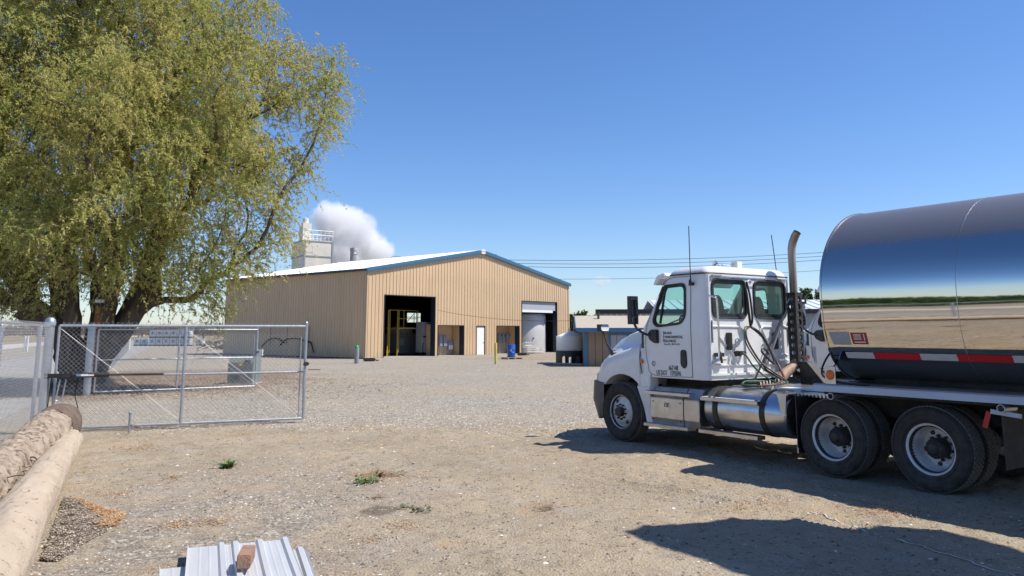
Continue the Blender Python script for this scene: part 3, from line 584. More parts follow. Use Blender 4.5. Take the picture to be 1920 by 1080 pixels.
    # wheel arch liners (upper arc only)
    for s in (1, -1):
        b = MB(); arc = [(-.02+.625*cos(a), .54+.625*sin(a)) for a in np.linspace(-.15, pi+.15, 20)]
        b.loft([[(x, s*1.085, z) for x, z in arc], [(x, s*.60, z) for x, z in arc]], closed=False, caps=False); b.add([(x, s*.60, z) for x, z in arc], [tuple(range(20))]); b.build('wheel_arch', BLACKP, t)
    # exhaust
    b = MB(); b.tube([(-2.20, -.90, 1.35), (-2.20, -.90, 2.5), (-2.20, -.90, 3.20)]+[(-2.205, -.90, 3.32), (-2.235, -.90, 3.43), (-2.285, -.90, 3.53), (-2.34, -.90, 3.60)], [.066, .066, .066, .068, .070, .070, .066], 16, caps=False); b.build('exhaust_stack', STACK, t, smooth=50)
    gd = MB(); gd.box(-2.29, -2.11, -.99, -.81, 1.28, 2.56); gd = gd.build('exhaust_guard', [BLACKM], t)
    ic = MB().box(-2.283, -2.117, -.983, -.817, 1.2, 2.7).build('c', BLACKM, t)
    hc = MB()
    for k in range(9): hc.lathe([(0, -.3), (.038, -.3), (.038, .3), (0, .3)], c=(-2.20, -.90, 1.41+.13*k), n=14)
    hc2 = MB()
    for k in range(9): hc2.lathe([(0, -.3), (.05, -.3), (.05, .14), (0, .14)], c=(-2.20, -.90, 1.41+.13*k), ax='x', n=14)
    cut(gd, [ic, hc.build('c', BLACKM, t), hc2.build('c', BLACKM, t)])
    b = MB(); b.tube(smoothpath([(-2.16, -.46, 1.0), (-2.16, -.50, 1.12), (-2.17, -.64, 1.22), (-2.20, -.90, 1.38)], 5), .086, 14); b.lathe([(.092, -.02), (.092, .02)], c=(-2.17, -.70, 1.26), n=14); b.build('exhaust_pipe', RUST, t, smooth=50)
    MB().tube([(-2.02, -.30, 1.30), (-2.16, -.84, 2.48)], .02, 8).build('stack_brace', GALV, t); MB().tube([(-2.05, .05, 1.10), (-2.16, -.82, 2.42)], .017, 6).build('stack_brace', BLACKM, t)
    b = MB(); b.prism([(-2.32, 1.02), (-2.8, 1.02), (-2.45, 1.40), (-2.30, 1.40)], -1.0, -.8, 'y'); b.build('stack_foot', BLACKM, t)
    # air and electric lines
    def hose(P, r, m, n=7): MB().tube(smoothpath(P, 8), r, n).build('air_hose', m, t, smooth=60)
    hose([(-2.06, .22, 2.72), (-2.10, .21, 2.5), (-2.10, .17, 2.15), (-2.06, .10, 1.98)], .022, BLKH); hose([(-2.06, .15, 2.72), (-2.12, .15, 2.45), (-2.12, .12, 2.1), (-2.06, .10, 1.98)], .018, BLKH)
    hose([(-2.05, .40, 1.56), (-2.12, .33, 1.52), (-2.2, .22, 1.32), (-2.35, .1, 1.16), (-2.6, .2, 1.10)], .014, BLUEH)
    hose([(-2.06, .10, 1.98), (-2.15, .32, 1.92), (-2.2, .36, 1.75), (-2.25, .22, 1.50), (-2.35, .15, 1.35), (-2.6, .0, 1.15)], .016, REDH)
    hose([(-2.06, .10, 1.98), (-2.18, -.05, 1.80), (-2.28, -.16, 1.50), (-2.38, -.18, 1.32), (-2.6, -.02, 1.14)], .02, REDH)
    hose([(-2.06, .12, 1.98), (-2.15, .36, 1.95), (-2.18, .38, 1.72), (-2.22, .25, 1.5), (-2.30, .10, 1.28), (-2.40, -.05, 1.22), (-2.36, -.2, 1.32), (-2.26, -.16, 1.5)], .012, BLUEH)
    hose([(-2.06, .08, 1.98), (-2.18, -.02, 1.85), (-2.28, -.12, 1.55), (-2.34, -.10, 1.38), (-2.30, .05, 1.5), (-2.28, .12, 1.58), (-2.25, .02, 1.62), (-2.27, -.06, 1.52), (-2.30, .06, 1.44), (-2.35, .14, 1.30), (-2.6, .02, 1.13)], .018, BLKH)
    hose([(-2.6, .0, 1.14), (-2.75, .15, 1.10), (-2.7, .65, 1.07), (-2.5, .85, 1.08), (-2.42, .7, 1.13), (-2.5, .35, 1.12)], .014, BLUEH); hose([(-2.6, .02, 1.15), (-2.8, .25, 1.10), (-2.75, .7, 1.08), (-2.55, .9, 1.07), (-2.4, .75, 1.10), (-2.45, .4, 1.12)], .014, BLKH)
    hose([(-2.6, .02, 1.14), (-2.7, .35, 1.09), (-2.66, .62, 1.08)], .014, REDH); MB().box(-2.72, -2.60, .55, .68, 1.06, 1.10).build('hose_coupling', mat('red_plastic', (.5, .05, .04), .5), t, bevel=.01)
    b = MB(); b.box(-2.06, -2.0, .36, .46, 1.50, 1.58); b.lathe([(0, -2.1), (.035, -2.1), (.04, -2.0)], c=(0, .40, 1.55), ax='x', n=12); b.lathe([(0, -2.08), (.03, -2.08), (.035, -2.0)], c=(0, .28, 1.55), ax='x', n=12); b.build('gladhand', BLACKM, t)
    for y, z in ((.42, 1.72), (-.34, 1.72)): MB().tube([(-2.04, y+.05*cos(a), z+.065*sin(a)) for a in np.linspace(0, 2*pi, 17)], .010, 6).build('hose_ring', GALV, t)
    # wheels
    for s in (1, -1): make_wheel(t, 0, 0, s*1.02, 'front', 0, s, 0.)
    for i, x in enumerate((-4.224, -5.544)):
        for s in (1, -1): make_wheel(t, x, 0, s*1.07, 'outer', 0, s, (.9, 3.6)[i]); make_wheel(t, x, 0, s*.74, 'inner', 0, s, 0.)
    return t
truck = make_truck()
truck2 = copy_tree(truck); p2 = V((TX, TY, 0))-LF*4.5+HD*(-.1); truck2.location = p2
truck2['label'] = 'white semi tractor parked behind the tank trailer, only its pale hood side and antenna showing'
for ch in list(truck2.children):
    if ch.name.split('.')[0] in ('door_lettering', 'round_decal', 'air_hose', 'stack_brace'): bpy.data.objects.remove(ch)

# ------------------------------------------------------------ the tank trailer (same axes as the tractor)
tt = thing('tank_trailer', 'polished stainless steel tank trailer with a red and silver reflective strip', 'trailer', (TX, TY, 0), TRZ)
SEAMX = -6.0; TR, TZ, X0, X1 = 1.19, 2.42, -4.16, -16.2
pr = [(0, X0+.16), (.5, X0+.13), (.85, X0+.06), (1.05, X0-.03), (1.16, X0-.10), (1.165, X0), (TR+.012, X0), (TR+.012, X0-.022), (TR, X0-.024)]
for xs in (): pr += [(TR, xs+.012), (TR+.006, xs+.008), (TR+.006, xs-.008), (TR, xs-.012)]
pr += [(TR, X1), (1.0, X1-.12), (0, X1-.25)]
def tsec(r, x):                                # round above, fuller than round below
    out = []
    for j in range(168):
        a_ = 2*pi*j/168; y, z = r*sin(a_), r*cos(a_)
        if z < 0: z *= 1.02; y = math.copysign(r*max(0, 1-(abs(z)/(r*1.021))**2.9)**(1/2.9), y)
        out.append((x, y, z))
    return out
b = MB().loft([tsec(r, h) for r, h in pr if r > .01], caps=True); tk = b.build('tank', TANKM, tt, smooth=32); tk.location = (0, 0, TZ)
for xs in (SEAMX, -9.9, -12.9):
    MB().loft([tsec(TR+d_, xs+h_) for d_, h_ in ((-.01, .005), (.002, .004), (.0028, 0), (.002, -.004), (-.01, -.005))], caps=False).build('weld_seam', mat('dull_weld', (.42, .41, .40), .35, .9) if xs == SEAMX else bpy.data.materials['dull_weld'], tk, smooth=60)
# walkway rail along the side
for s in (1, -1):
    b = MB(); P = [(1.21, 1.197), (1.245, 1.197), (1.272, 1.18), (1.287, 1.10), (1.274, 1.10), (1.257, 1.172), (1.235, 1.180), (1.21, 1.180)]
    b.loft([[(x, s*y, z) for y, z in P] for x in (-4.02, X1)]); b.build('side_rail', mat('dull_aluminium', (.50, .51, .53), .5, .6, col2=(.38, .39, .40), nscale=3, namt=.6, stretch=(.3, 1, 1)) if s == 1 else bpy.data.materials['dull_aluminium'], tt, smooth=40)
    MB().box(X1, -4.02, min(s*.45, s*1.212), max(s*.45, s*1.212), 1.18, 1.193).build('walkway', mat('dusty_walkway', (.15, .135, .115), .85, col2=(.23, .205, .175), nscale=3, namt=.7, stretch=(.4, 1, 1)) if s == 1 else bpy.data.materials['dusty_walkway'], tt)
    b = MB(); b.box(X1, -4.12, min(s*.98, s*1.17), max(s*.98, s*1.17), 1.06, 1.178); b.build('fender_frame', CHASS, tt)
    for x in (-4.30, -6.43, -8.6, -10.8, -13): MB().lathe([(.045, s*1.0), (.045, s*1.30), (.037, s*1.30), (.037, s*1.0)], c=(x, 0, 1.045), n=20, closed=True).build('cross_tube', GALV, tt, smooth=50)
    b = MB(); b.box(X1, -4.5, min(s*.50, s*.58), max(s*.50, s*.58), 1.05, 1.35); b.build('frame_beam', CHASS, tt)
MB().box(-5.3, -4.25, -.55, .55, 1.20, 1.235).build('coupler_plate', CHASS, tt)
# reflective strip on the barrel
def on_tank(x, z, off=.004):
    f_ = lambda q: TR*max(0, 1-(abs(q-TZ)/(TR*1.021))**2.9)**(1/2.9) if q < TZ else sqrt(TR**2-(q-TZ)**2)
    y = f_(z); n_ = V((0, .02, -(f_(z+.01)-f_(z-.01)))).normalized(); return V((x, y, z))+n_*off
x = -4.40; k = 0
while x > -15.5:
    L_ = (.45, .62)[k % 2] if k else .40
    MB().add([on_tank(x, 1.545), on_tank(x-L_, 1.545), on_tank(x-L_, 1.625), on_tank(x, 1.625)], [(0,1,2,3)]).build('silver_reflector' if k % 2 == 0 else 'red_reflector', SILV if k % 2 == 0 else REDL, tt, fix=False); x -= L_; k += 1
g1 = MB().add([on_tank(x, z, .004) for x, z in ((-4.27, 1.72), (-4.53, 1.72), (-4.53, 1.80), (-4.53, 1.89), (-4.23, 1.89), (-4.25, 1.80))], [(0,1,2,5),(5,2,3,4)]); g1.build('data_label', LABELG, tt, fix=False)
g1 = MB().add([on_tank(x, z, .004) for x, z in ((-4.56, 1.73), (-4.78, 1.73), (-4.78, 1.80), (-4.78, 1.88), (-4.55, 1.88), (-4.555, 1.80))], [(0,1,2,5),(5,2,3,4)]); lr = g1.build('warning_label', LABELR, tt, fix=False)
b = MB()
for k in range(5): b.add([on_tank(x, z, .006) for x, z in ((-4.59, 1.79+.016*k), (-4.70, 1.79+.016*k), (-4.70, 1.798+.016*k), (-4.59, 1.798+.016*k))], [(0,1,2,3)])
b.add([on_tank(x, z, .006) for x, z in ((-4.59, 1.75), (-4.75, 1.75), (-4.75, 1.765), (-4.59, 1.765))], [(0,1,2,3)]); b.add([on_tank(x, z, .006) for x, z in ((-4.735, 1.78), (-4.75, 1.78), (-4.75, 1.865), (-4.735, 1.865))], [(0,1,2,3)]); b.build('label_print', LABELW, lr, fix=False)
# marker lamps at the front of the rail
lm = MB().box(-4.20, -4.185, 1.0, 1.21, 1.20, 1.43).build('lamp_plate', ALU, tt); lm.location = (0, 0, 0)
lm2 = MB().box(-4.34, -4.18, 1.205, 1.22, 1.20, 1.43).build('lamp_plate', ALU, tt)
MB().lathe([(0, 1.245), (.05, 1.242), (.068, 1.222)], c=(-4.26, 0, 1.32), n=24).build('amber_lamp', AMBER, lm2, smooth=50); MB().lathe([(0, -4.15), (.055, -4.152), (.068, -4.185)], c=(0, 1.10, 1.32), ax='x', n=24).build('amber_lamp', AMBER, lm, smooth=50)
MB().tube(smoothpath([(-4.05, .55, 1.75), (-4.02, .9, 1.55), (-4.1, 1.15, 1.30), (-4.5, 1.18, 1.215), (-4.8, 1.2, 1.21)], 6), .014, 6).build('cable', BLKH, tt, smooth=60)
MB().tube(smoothpath([(-4.05, .3, 1.60), (-4.02, .7, 1.45), (-4.12, 1.1, 1.26), (-4.45, 1.15, 1.21)], 6), .011, 6).build('cable', BLKH, tt, smooth=60)
# flap with a red and white reflector behind the drive wheels
fl = MB().box(-6.42, -6.405, .70, 1.25, .38, 1.02).build('mud_flap', mat('dusty_flap_rubber', (.05, .045, .038), .9, col2=(.09, .078, .062), nscale=5, namt=.7), tt)
MB().bar((-6.28, 1.255, 1.00), (-6.22, 1.255, .82), .01, .055).build('red_reflector', REDL, tt); MB().bar((-6.30, 1.255, 1.005), (-6.62, 1.255, .975), .012, .05).build('flap_hanger', SILV, tt)

# ------------------------------------------------------------ the warehouse
W0 = V((-10.53, 58.24, 0)); WE = V((.6498, .7601, 0)); WR = math.atan2(.7601, .6498)     # local x along the gable front, local y into the building
TANS = mat('tan_steel_siding', (.64, .455, .265), .5, col2=(.59, .41, .235), nscale=.6, namt=.6)
dust(TANS, (.40, .31, .22), .0, .9, .6, 1.6, (1, 1, 1.5)); dust(TANS, (.42, .31, .20), 5.9, 6.5, .35, 2.2, (3, 3, .12))
TAND = mat('tan_corner_trim', (.58, .42, .27), .5); NAVY = mat('navy_door_jamb', (.018, .028, .045), .5); BLUET = mat('blue_eave_trim', (.055, .15, .235), .4, .2)
ROOFW = mat('white_metal_roof', (.72, .73, .74), .45, .1, col2=(.62, .62, .62), nscale=.5, namt=.6); DARKG = mat('dark_gutter', (.02, .022, .026), .5)
CONC = mat('concrete', (.40, .37, .33), .9, col2=(.30, .27, .23), nscale=2, namt=.6, bump=.2)
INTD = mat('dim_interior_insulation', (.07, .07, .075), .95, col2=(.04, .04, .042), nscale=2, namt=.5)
YEL = mat('yellow_paint', (.36, .24, .02), .5); TANKW = mat('white_poly', (.70, .68, .63), .45, col2=(.60, .57, .51), nscale=1.5, namt=.6)
GREYBOX = mat('grey_enclosure', (.30, .31, .33), .5, col2=(.24, .25, .26), nscale=6, namt=.5); DOORW = mat('white_door', (.80, .80, .79), .5)
LW, LD, EAVE, APEX = 24.4, 19.2, 6.40, 8.62
wh = thing('warehouse', 'large tan metal warehouse with a white gable roof, blue trim and two open bay doors', 'building', W0, WR)
def topz(s): return EAVE+(APEX-EAVE)*(1-abs(s-LW/2)/(LW/2))
OPEN = [(1.68, 6.82, 0, 4.60), (7.20, 10.07, 0, 2.40), (11.64, 12.63, 0, 2.37), (14.17, 17.07, 0, 2.40), (17.50, 22.58, 0, 4.62)]
def ribbed(length, top, opens, place, pitch=.335, base=0.):
    bp = [(0., 0.)]; x = .10
    while x < length-.3:
        bp += [(x, 0.), (x+.025, .035), (x+.075, .035), (x+.10, 0.)]; x += pitch
    bp.append((length, 0.)); xs = np.array([p[0] for p in bp]); ds = np.array([p[1] for p in bp])
    cuts = sorted(set(list(xs)+[c for o in opens for c in o[:2]])); b = MB()
    for a, c in zip(cuts[:-1], cuts[1:]):
        if c-a < 1e-5: continue
        m = (a+c)/2; segs = [(base, None)]
        for o in opens:
            if o[0] < m < o[1]: segs = [(o[3], None)] if o[2] <= base else [(base, o[2]), (o[3], None)]
        da, dc = np.interp(a, xs, ds), np.interp(c, xs, ds)
        for z0, z1 in segs: b.add([place(a, da, z0), place(c, dc, z0), place(c, dc, top(c) if z1 is None else z1), place(a, da, top(a) if z1 is None else z1)], [(0,1,2,3)])
    return b
ribbed(LW, topz, OPEN, lambda s, d, z: (s, -.04-d, z), base=.06).build('front_wall', TANS, wh, fix=False)
ribbed(LD, lambda s: EAVE, [], lambda s, d, z: (-.04-d, LD-s, z), base=.06).build('side_wall', TANS, wh, fix=False)
ribbed(LD, lambda s: EAVE, [], lambda s, d, z: (LW+.04+d, s, z), base=.06).build('side_wall', TANS, wh, fix=False)
BO = [(21.3, 23.3, 2.95, 3.95)]
ribbed(LW, topz, BO, lambda s, d, z: (s, LD+.04+d, z), base=.06).build('back_wall', TANS, wh, fix=False)
b = MB(); b.box(-.10, .06, -.10, -.03, .03, EAVE); b.box(-.10, -.035, -.10, .06, .03, EAVE-.02); b.build('corner_trim', TAND, wh); MB().box(LW-.06, LW+.10, -.10, -.03, .03, EAVE).build('corner_trim', TAND, wh)
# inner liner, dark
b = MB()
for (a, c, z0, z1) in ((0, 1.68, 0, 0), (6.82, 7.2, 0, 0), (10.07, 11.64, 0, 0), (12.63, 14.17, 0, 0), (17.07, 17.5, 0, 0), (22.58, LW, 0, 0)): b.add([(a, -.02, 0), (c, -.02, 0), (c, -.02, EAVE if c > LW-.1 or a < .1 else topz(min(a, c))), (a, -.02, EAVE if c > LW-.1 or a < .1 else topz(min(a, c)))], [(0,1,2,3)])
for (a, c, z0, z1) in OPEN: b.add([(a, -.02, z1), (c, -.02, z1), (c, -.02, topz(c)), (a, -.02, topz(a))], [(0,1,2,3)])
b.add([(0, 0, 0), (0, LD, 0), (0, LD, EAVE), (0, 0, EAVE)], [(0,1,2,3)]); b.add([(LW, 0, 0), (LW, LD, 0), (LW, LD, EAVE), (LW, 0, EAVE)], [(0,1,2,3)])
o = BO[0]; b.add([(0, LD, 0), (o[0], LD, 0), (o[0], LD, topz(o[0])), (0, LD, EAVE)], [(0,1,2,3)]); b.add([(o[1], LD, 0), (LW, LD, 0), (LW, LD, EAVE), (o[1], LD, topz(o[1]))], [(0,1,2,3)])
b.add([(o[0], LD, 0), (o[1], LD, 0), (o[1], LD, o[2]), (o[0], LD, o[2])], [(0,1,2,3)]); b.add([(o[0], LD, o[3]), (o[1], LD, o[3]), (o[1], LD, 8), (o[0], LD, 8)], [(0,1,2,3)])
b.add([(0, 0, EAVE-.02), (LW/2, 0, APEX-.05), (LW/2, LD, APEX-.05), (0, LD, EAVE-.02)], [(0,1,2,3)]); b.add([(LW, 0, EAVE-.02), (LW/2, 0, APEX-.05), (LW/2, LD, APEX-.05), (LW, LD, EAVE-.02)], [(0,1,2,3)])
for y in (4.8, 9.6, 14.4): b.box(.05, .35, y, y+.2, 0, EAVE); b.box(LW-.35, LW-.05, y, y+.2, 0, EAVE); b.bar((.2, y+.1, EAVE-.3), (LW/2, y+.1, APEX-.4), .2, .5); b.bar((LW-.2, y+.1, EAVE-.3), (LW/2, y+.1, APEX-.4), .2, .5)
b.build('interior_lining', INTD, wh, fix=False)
MB().box(.05, LW-.05, -.12, LD, -.05, .05).build('floor_slab', CONC, wh)
b = MB(); [b.bar((o[0]+f*(o[1]-o[0]), LD, o[2]), (o[0]+f*(o[1]-o[0]), LD, o[3]), .06, .06) for f in (.5, .68)]; b.bar((o[0], LD, 3.5), (o[1], LD, 3.5), .06, .06); b.bar((o[0], LD, 3.0), (o[0]+.9, LD, 3.8), .05, .05); b.build('vent_opening_frame', INTD, wh)
# roof with standing ribs, rake and eave trims
for sgn in (0, 1):
    b = MB(); f = lambda s, y, z: (s if sgn == 0 else LW-s, y, z); ov = .18; sl_ = (APEX-EAVE)/(LW/2)
    b.loft([[f(-ov, y, EAVE-ov*sl_+.06), f(LW/2, y, APEX+.06), f(LW/2, y, APEX+.12), f(-ov, y, EAVE-ov*sl_+.12)] for y in (-.16, LD+.16)])
    y = -.1
    while y < LD+.1: b.loft([[f(s, y+dy, z+dz) for dy, dz in ((0, .118), (.02, .16), (.06, .16), (.08, .118))] for s, z in ((-ov, EAVE-ov*sl_), (LW/2, APEX))], caps=True); y += .6
    b.build('roof', ROOFW, wh, fix=True)
    b = MB(); b.loft([[f(s, y, z+dz) for y, dz in ((-.24, -.16), (-.165, -.16), (-.165, .16), (-.24, .14), (-.265, 0.)) ] for s, z in ((-.22, EAVE-.22*sl_), (LW/2-.25, APEX-.25*sl_))]); b.build('rake_trim', BLUET, wh, smooth=50)
    MB().box(*((-.33, -.19) if sgn == 0 else (LW+.19, LW+.33)), -.2, LD+.2, EAVE-.10, EAVE+.05).build('gutter', DARKG if sgn == 0 else BLUET, wh)
b = MB(); b.loft([[(LW/2-.32, y, APEX+.03), (LW/2-.1, y, APEX+.20), (LW/2+.1, y, APEX+.20), (LW/2+.32, y, APEX+.03)] for y in (-.30, LD+.2)]); b.box(LW/2-.24, LW/2+.24, -.275, -.20, APEX-.2, APEX+.12); b.build('ridge_cap', ROOFW, wh)
# jambs
b = MB()
for i, (a, c, z0, z1) in enumerate(OPEN):
    if i == 2: continue
    dp = .42; b.box(c+.002, c+.03, -.05, dp, .05, z1); b.box(a-.03, a-.002, -.05, dp, .05, z1); b.box(a, c, -.05, dp, z1+.002, z1+.03)
b.build('door_jamb', NAVY, wh)
b = MB()
for (a, c, z0, z1) in OPEN:
    b.box(a-.05, a-.003, -.09, -.055, .05, z1+.05); b.box(c+.003, c+.05, -.09, -.055, .05, z1+.05); b.box(a, c, -.09, -.055, z1+.003, z1+.05)
b.build('opening_trim', DARKG, wh)
# alcoves
for i in (1, 3):
    a, c, z0, z1 = OPEN[i]; b = MB(); d = 1.25
    b.add([(a-.01, d, .05), (c+.01, d, .05), (c+.01, d, z1+.1), (a-.01, d, z1+.1)], [(0,1,2,3)]); b.add([(a-.035, .42, .05), (a-.035, d, .05), (a-.035, d, z1+.1), (a-.035, .42, z1+.1)], [(0,1,2,3)]); b.add([(c+.035, .42, .05), (c+.035, d, .05), (c+.035, d, z1+.1), (c+.035, .42, z1+.1)], [(0,1,2,3)])
    b.add([(a-.04, .42, z1+.03), (c+.04, .42, z1+.03), (c+.04, d, z1+.03), (a-.04, d, z1+.03)], [(0,1,2,3)]); b.build('alcove_lining', TANS, wh, fix=False)
dr = MB().box(11.66, 12.61, -.02, .03, .06, 2.35).build('door', DOORW, wh); MB().box(12.48, 12.55, -.06, -.02, 1.02, 1.08).build('handle', CHROME, dr)
# rolled door
rd_ = MB(); [rd_.box(17.52, 22.50, .06, .10, 3.86+.085*k, 3.94+.085*k) for k in range(9)]; ro_ = rd_.build('roller_door', mat('grey_roller_door', (.42, .43, .45), .5), wh)
MB().box(17.52, 22.05, .02, .12, 3.66, 3.86).build('bottom_rail', DOORW, ro_)
WM = Matrix.Translation(W0) @ Matrix.Rotation(WR, 4, 'Z')
def wl(x, y, z=0.): return WM @ V((x, y, z))
def wthing(name, label, cat, x, y, group=None, z=0.05, rz=0): return thing(name, label, cat, wl(x, y, z), WR+rz, group)
# things in the bays
t = wthing('storage_tank', 'tall white round tank filling the doorway of the far right bay', 'tank', 20.95, 3.05)
b = MB(); b.lathe([(0, 0), (2.40, 0), (2.42, .05), (2.42, 3.35), (2.38, 3.5), (1.2, 3.9), (0, 4.0)], ax='z', n=72); b.build('shell', mat('weathered_white_tank', (.62, .62, .60), .55, col2=(.50, .50, .48), nscale=.9, namt=.7), t, smooth=35)
b = MB(); b.lathe([(2.43, 3.32), (2.45, 3.34), (2.45, 3.38), (2.43, 3.40)], ax='z', n=72); b.build('hoop', GALV, t, smooth=40); MB().box(-.9, -.82, -2.36, -2.20, 1.25, 1.36).build('valve', BLACKM, t)
b = MB()
def cage(b, w, d, h, n=5, r=.018):
    for i in range(n+1):
        x = -w/2+w*i/n
        b.bar((x, -d/2, .12), (x, -d/2, h), r*1.6, r*1.6); b.bar((x, d/2, .12), (x, d/2, h), r*1.6, r*1.6)
        y = -d/2+d*i/n; b.bar((-w/2, y, .12), (-w/2, y, h), r*1.6, r*1.6); b.bar((w/2, y, .12), (w/2, y, h), r*1.6, r*1.6)
    for k in range(4):
        z = .15+(h-.15)*k/3
        for y in (-d/2-.02, d/2+.02): b.bar((-w/2, y, z), (w/2, y, z), r*2, r*2)
        for x in (-w/2-.02, w/2+.02): b.bar((x, -d/2, z), (x, d/2, z), r*2, r*2)
t = wthing('cage_crate', 'low heap of white bent cage frames at the foot of the big white tank', 'cage', 18.55, -.02)
b = MB(); cage(b, 1.3, .5, .62); b.build('cage', WHITE2, t); b = MB(); cage(b, 1.0, .4, .95, 4); o_ = b.build('cage', WHITE2, t); o_.location = (-.25, .1, 0); b = MB(); cage(b, 1.2, .4, .5, 6); o_ = b.build('cage', WHITE2, t); o_.location = (1.15, .05, 0)
t = wthing('access_platform', 'tall yellow ladder and handrail frame inside the dark left bay', 'platform', 4.0, 2.2)
b = MB()
for x in (0, .95): b.bar((x, 0, 0), (x, 0, 3.55), .07, .07); b.bar((x+.14, 0, .3), (x+.14, 0, 3.55), .05, .05); b.bar((x, .9, 0), (x, .9, 3.55), .06, .06)
b.bar((-.6, -.6, 0), (0, 0, 1.1), .05, .05); b.build('frame', YEL, t)
b = MB(); [b.bar((0, 0, .3+.3*k), (.14, 0, .3+.3*k), .03, .03) for k in range(11)]; [b.bar((.95, 0, .3+.3*k), (1.09, 0, .3+.3*k), .03, .03) for k in range(11)]; b.build('rungs', YEL, t)
b = MB(); b.bar((0, 0, 3.55), (3.1, 0, 3.55), .05, .05); b.bar((1, 0, 2.9), (3.1, 0, 2.9), .05, .05); b.bar((1.6, 0, 2.2), (1.6, 0, 3.55), .05, .05); b.bar((3.1, 0, 2.2), (3.1, 0, 3.55), .05, .05); b.box(1.0, 3.2, -.1, 1.4, 2.1, 2.2); b.build('handrail', YEL, t)
t = wthing('process_tank', 'pale square vat standing in the dim left bay behind the yellow ladder', 'vat', 7.8, 4.0)
b = MB(); b.box(-1.3, 1.1, 0, 2.2, .1, 1.75); b.build('body', mat('grey_vat', (.20, .20, .20), .6), t, bevel=.04); b = MB(); b.lathe([(1.1, 1.75), (1.0, 2.1), (.4, 2.35), (0, 2.4)], c=(0, 1.1, 0), ax='z', n=24); b.build('lid', GREYBOX, t, smooth=40); MB().box(-1.0, -.55, -.05, .0, .8, 1.35).build('hatch', GREYBOX, t)
t = wthing('control_cabinet', 'tall pale machine cabinet beside the right jamb of the left bay', 'cabinet', 7.2, 1.35)
b = MB(); b.box(-.42, .5, 0, .7, .25, 2.65); b.build('body', GREYBOX, t, bevel=.02); b = MB(); b.box(-.3, .2, -.03, 0, 1.42, 1.55); b.tube([(-.3, -.06, 1.0), (-.4, -.08, .5), (-.25, -.08, .1)], .03, 6); b.tube([(.0, -.06, .95), (.1, -.08, .8), (.3, -.06, .85)], .03, 6); b.build('hoses', BLACKM, t)
for k, (x, w_, z0, h_) in enumerate(((8.62, .34, .70, .88), (9.12, .44, .70, .88), (9.72, .52, .42, .68))):
    t = wthing('electrical_box', ['grey wall box at the left edge of the left alcove', 'grey wall box with a dark top, second in the left alcove', 'lower grey wall box mounted right of two taller ones in the left alcove'][k], 'electrical box', x, 1.03, 'electrical boxes in the wall alcoves')
    MB().box(-w_/2, w_/2, 0, .2, z0, z0+h_).build('case', GREYBOX, t, bevel=.015); MB().box(-w_/2+.04, w_/2-.04, -.012, -.001, z0+.03, z0+.24 if k < 2 else z0+.38).build('label_plate', DOORW, t); MB().tube([(0, .1, 0), (0, .1, z0)], .025, 6).build('conduit', GALV, t)
for k, (x, w_, h_) in enumerate(((15.87, .34, .78), (16.34, .34, .78), (16.92, .52, .78))):
    t = wthing('electrical_box', ['narrow grey disconnect box, left one of three in the right alcove', 'narrow grey disconnect box, middle one of three in the right alcove', 'widest grey disconnect box of three in the right alcove'][k], 'electrical box', x, 1.03, 'electrical boxes in the wall alcoves')
    MB().box(-w_/2, w_/2, 0, .2, .95, .95+h_).build('case', GREYBOX, t, bevel=.015); MB().box(w_/2-.11, w_/2-.05, -.05, -.001, 1.5, 1.62).build('switch_handle', BLACKM, t); MB().tube([(-.08, .1, 0), (-.08, .1, .95)], .03, 6).build('conduit', GALV, t); MB().tube([(.08, .1, 0), (.08, .1, .95)], .03, 6).build('conduit', GALV, t)
# blue drum on a pallet, bollard, cone tank, gas bottle, hoses
WOOD = mat('weathered_wood', (.42, .31, .19), .85, col2=(.28, .20, .12), nscale=8, namt=.7, stretch=(.3, 3, 3))
def pallet(label, loc, rz, group=None):
    t = thing('pallet', label, 'pallet', loc, rz, group); b = MB(); [b.box(-.6, .6, -.5+.15*k, -.40+.15*k, .11, .13) for k in range(7)]; b.build('top_boards', WOOD, t)
    b = MB(); [b.box(x-.05, x+.05, -.5, .5, .02, .11) for x in (-.55, 0, .55)]; [b.box(-.6, .6, y, y+.1, 0, .02) for y in (-.5, -.05, .4)]; b.build('runners', WOOD, t); return t
pl_ = G(960, 673.5); pallet('wooden pallet on the gravel under the blue drum', pl_, .5)
t = thing('drum', 'blue plastic drum standing on a pallet by the right alcove', 'drum', pl_+V((-.05, .1, .13)), 0)
b = MB(); b.lathe([(0, 0), (.26, 0), (.285, .03), (.275, .30), (.29, .32), (.275, .34), (.275, .60), (.29, .62), (.275, .64), (.285, .86), (.27, .89), (.22, .895), (.22, .87), (0, .87)], ax='z', n=36); b.build('body', mat('blue_plastic', (.015, .10, .42), .35), t, smooth=40); b = MB(); b.bar((.02, -.287, .60), (-.06, -.29, .42), .01, .035); b.bar((.0, -.287, .50), (.06, -.29, .38), .01, .03); b.build('paint_mark', DOORW, t)
t = thing('bollard', 'thin yellow steel post standing in the gravel before the warehouse', 'bollard', G(929.5, 683), 0)
b = MB(); b.lathe([(0, 0), (.075, 0), (.075, 1.22), (.055, 1.26), (0, 1.28)], ax='z', n=16); b.build('post', mat('faded_yellow', (.60, .49, .12), .6, col2=(.45, .36, .10), nscale=4, namt=.6), t, smooth=40)
ct = G(1069, 682.5); t = thing('cone_tank', 'white cone topped poly tank on a black stand beside the shed', 'tank', ct, 0)
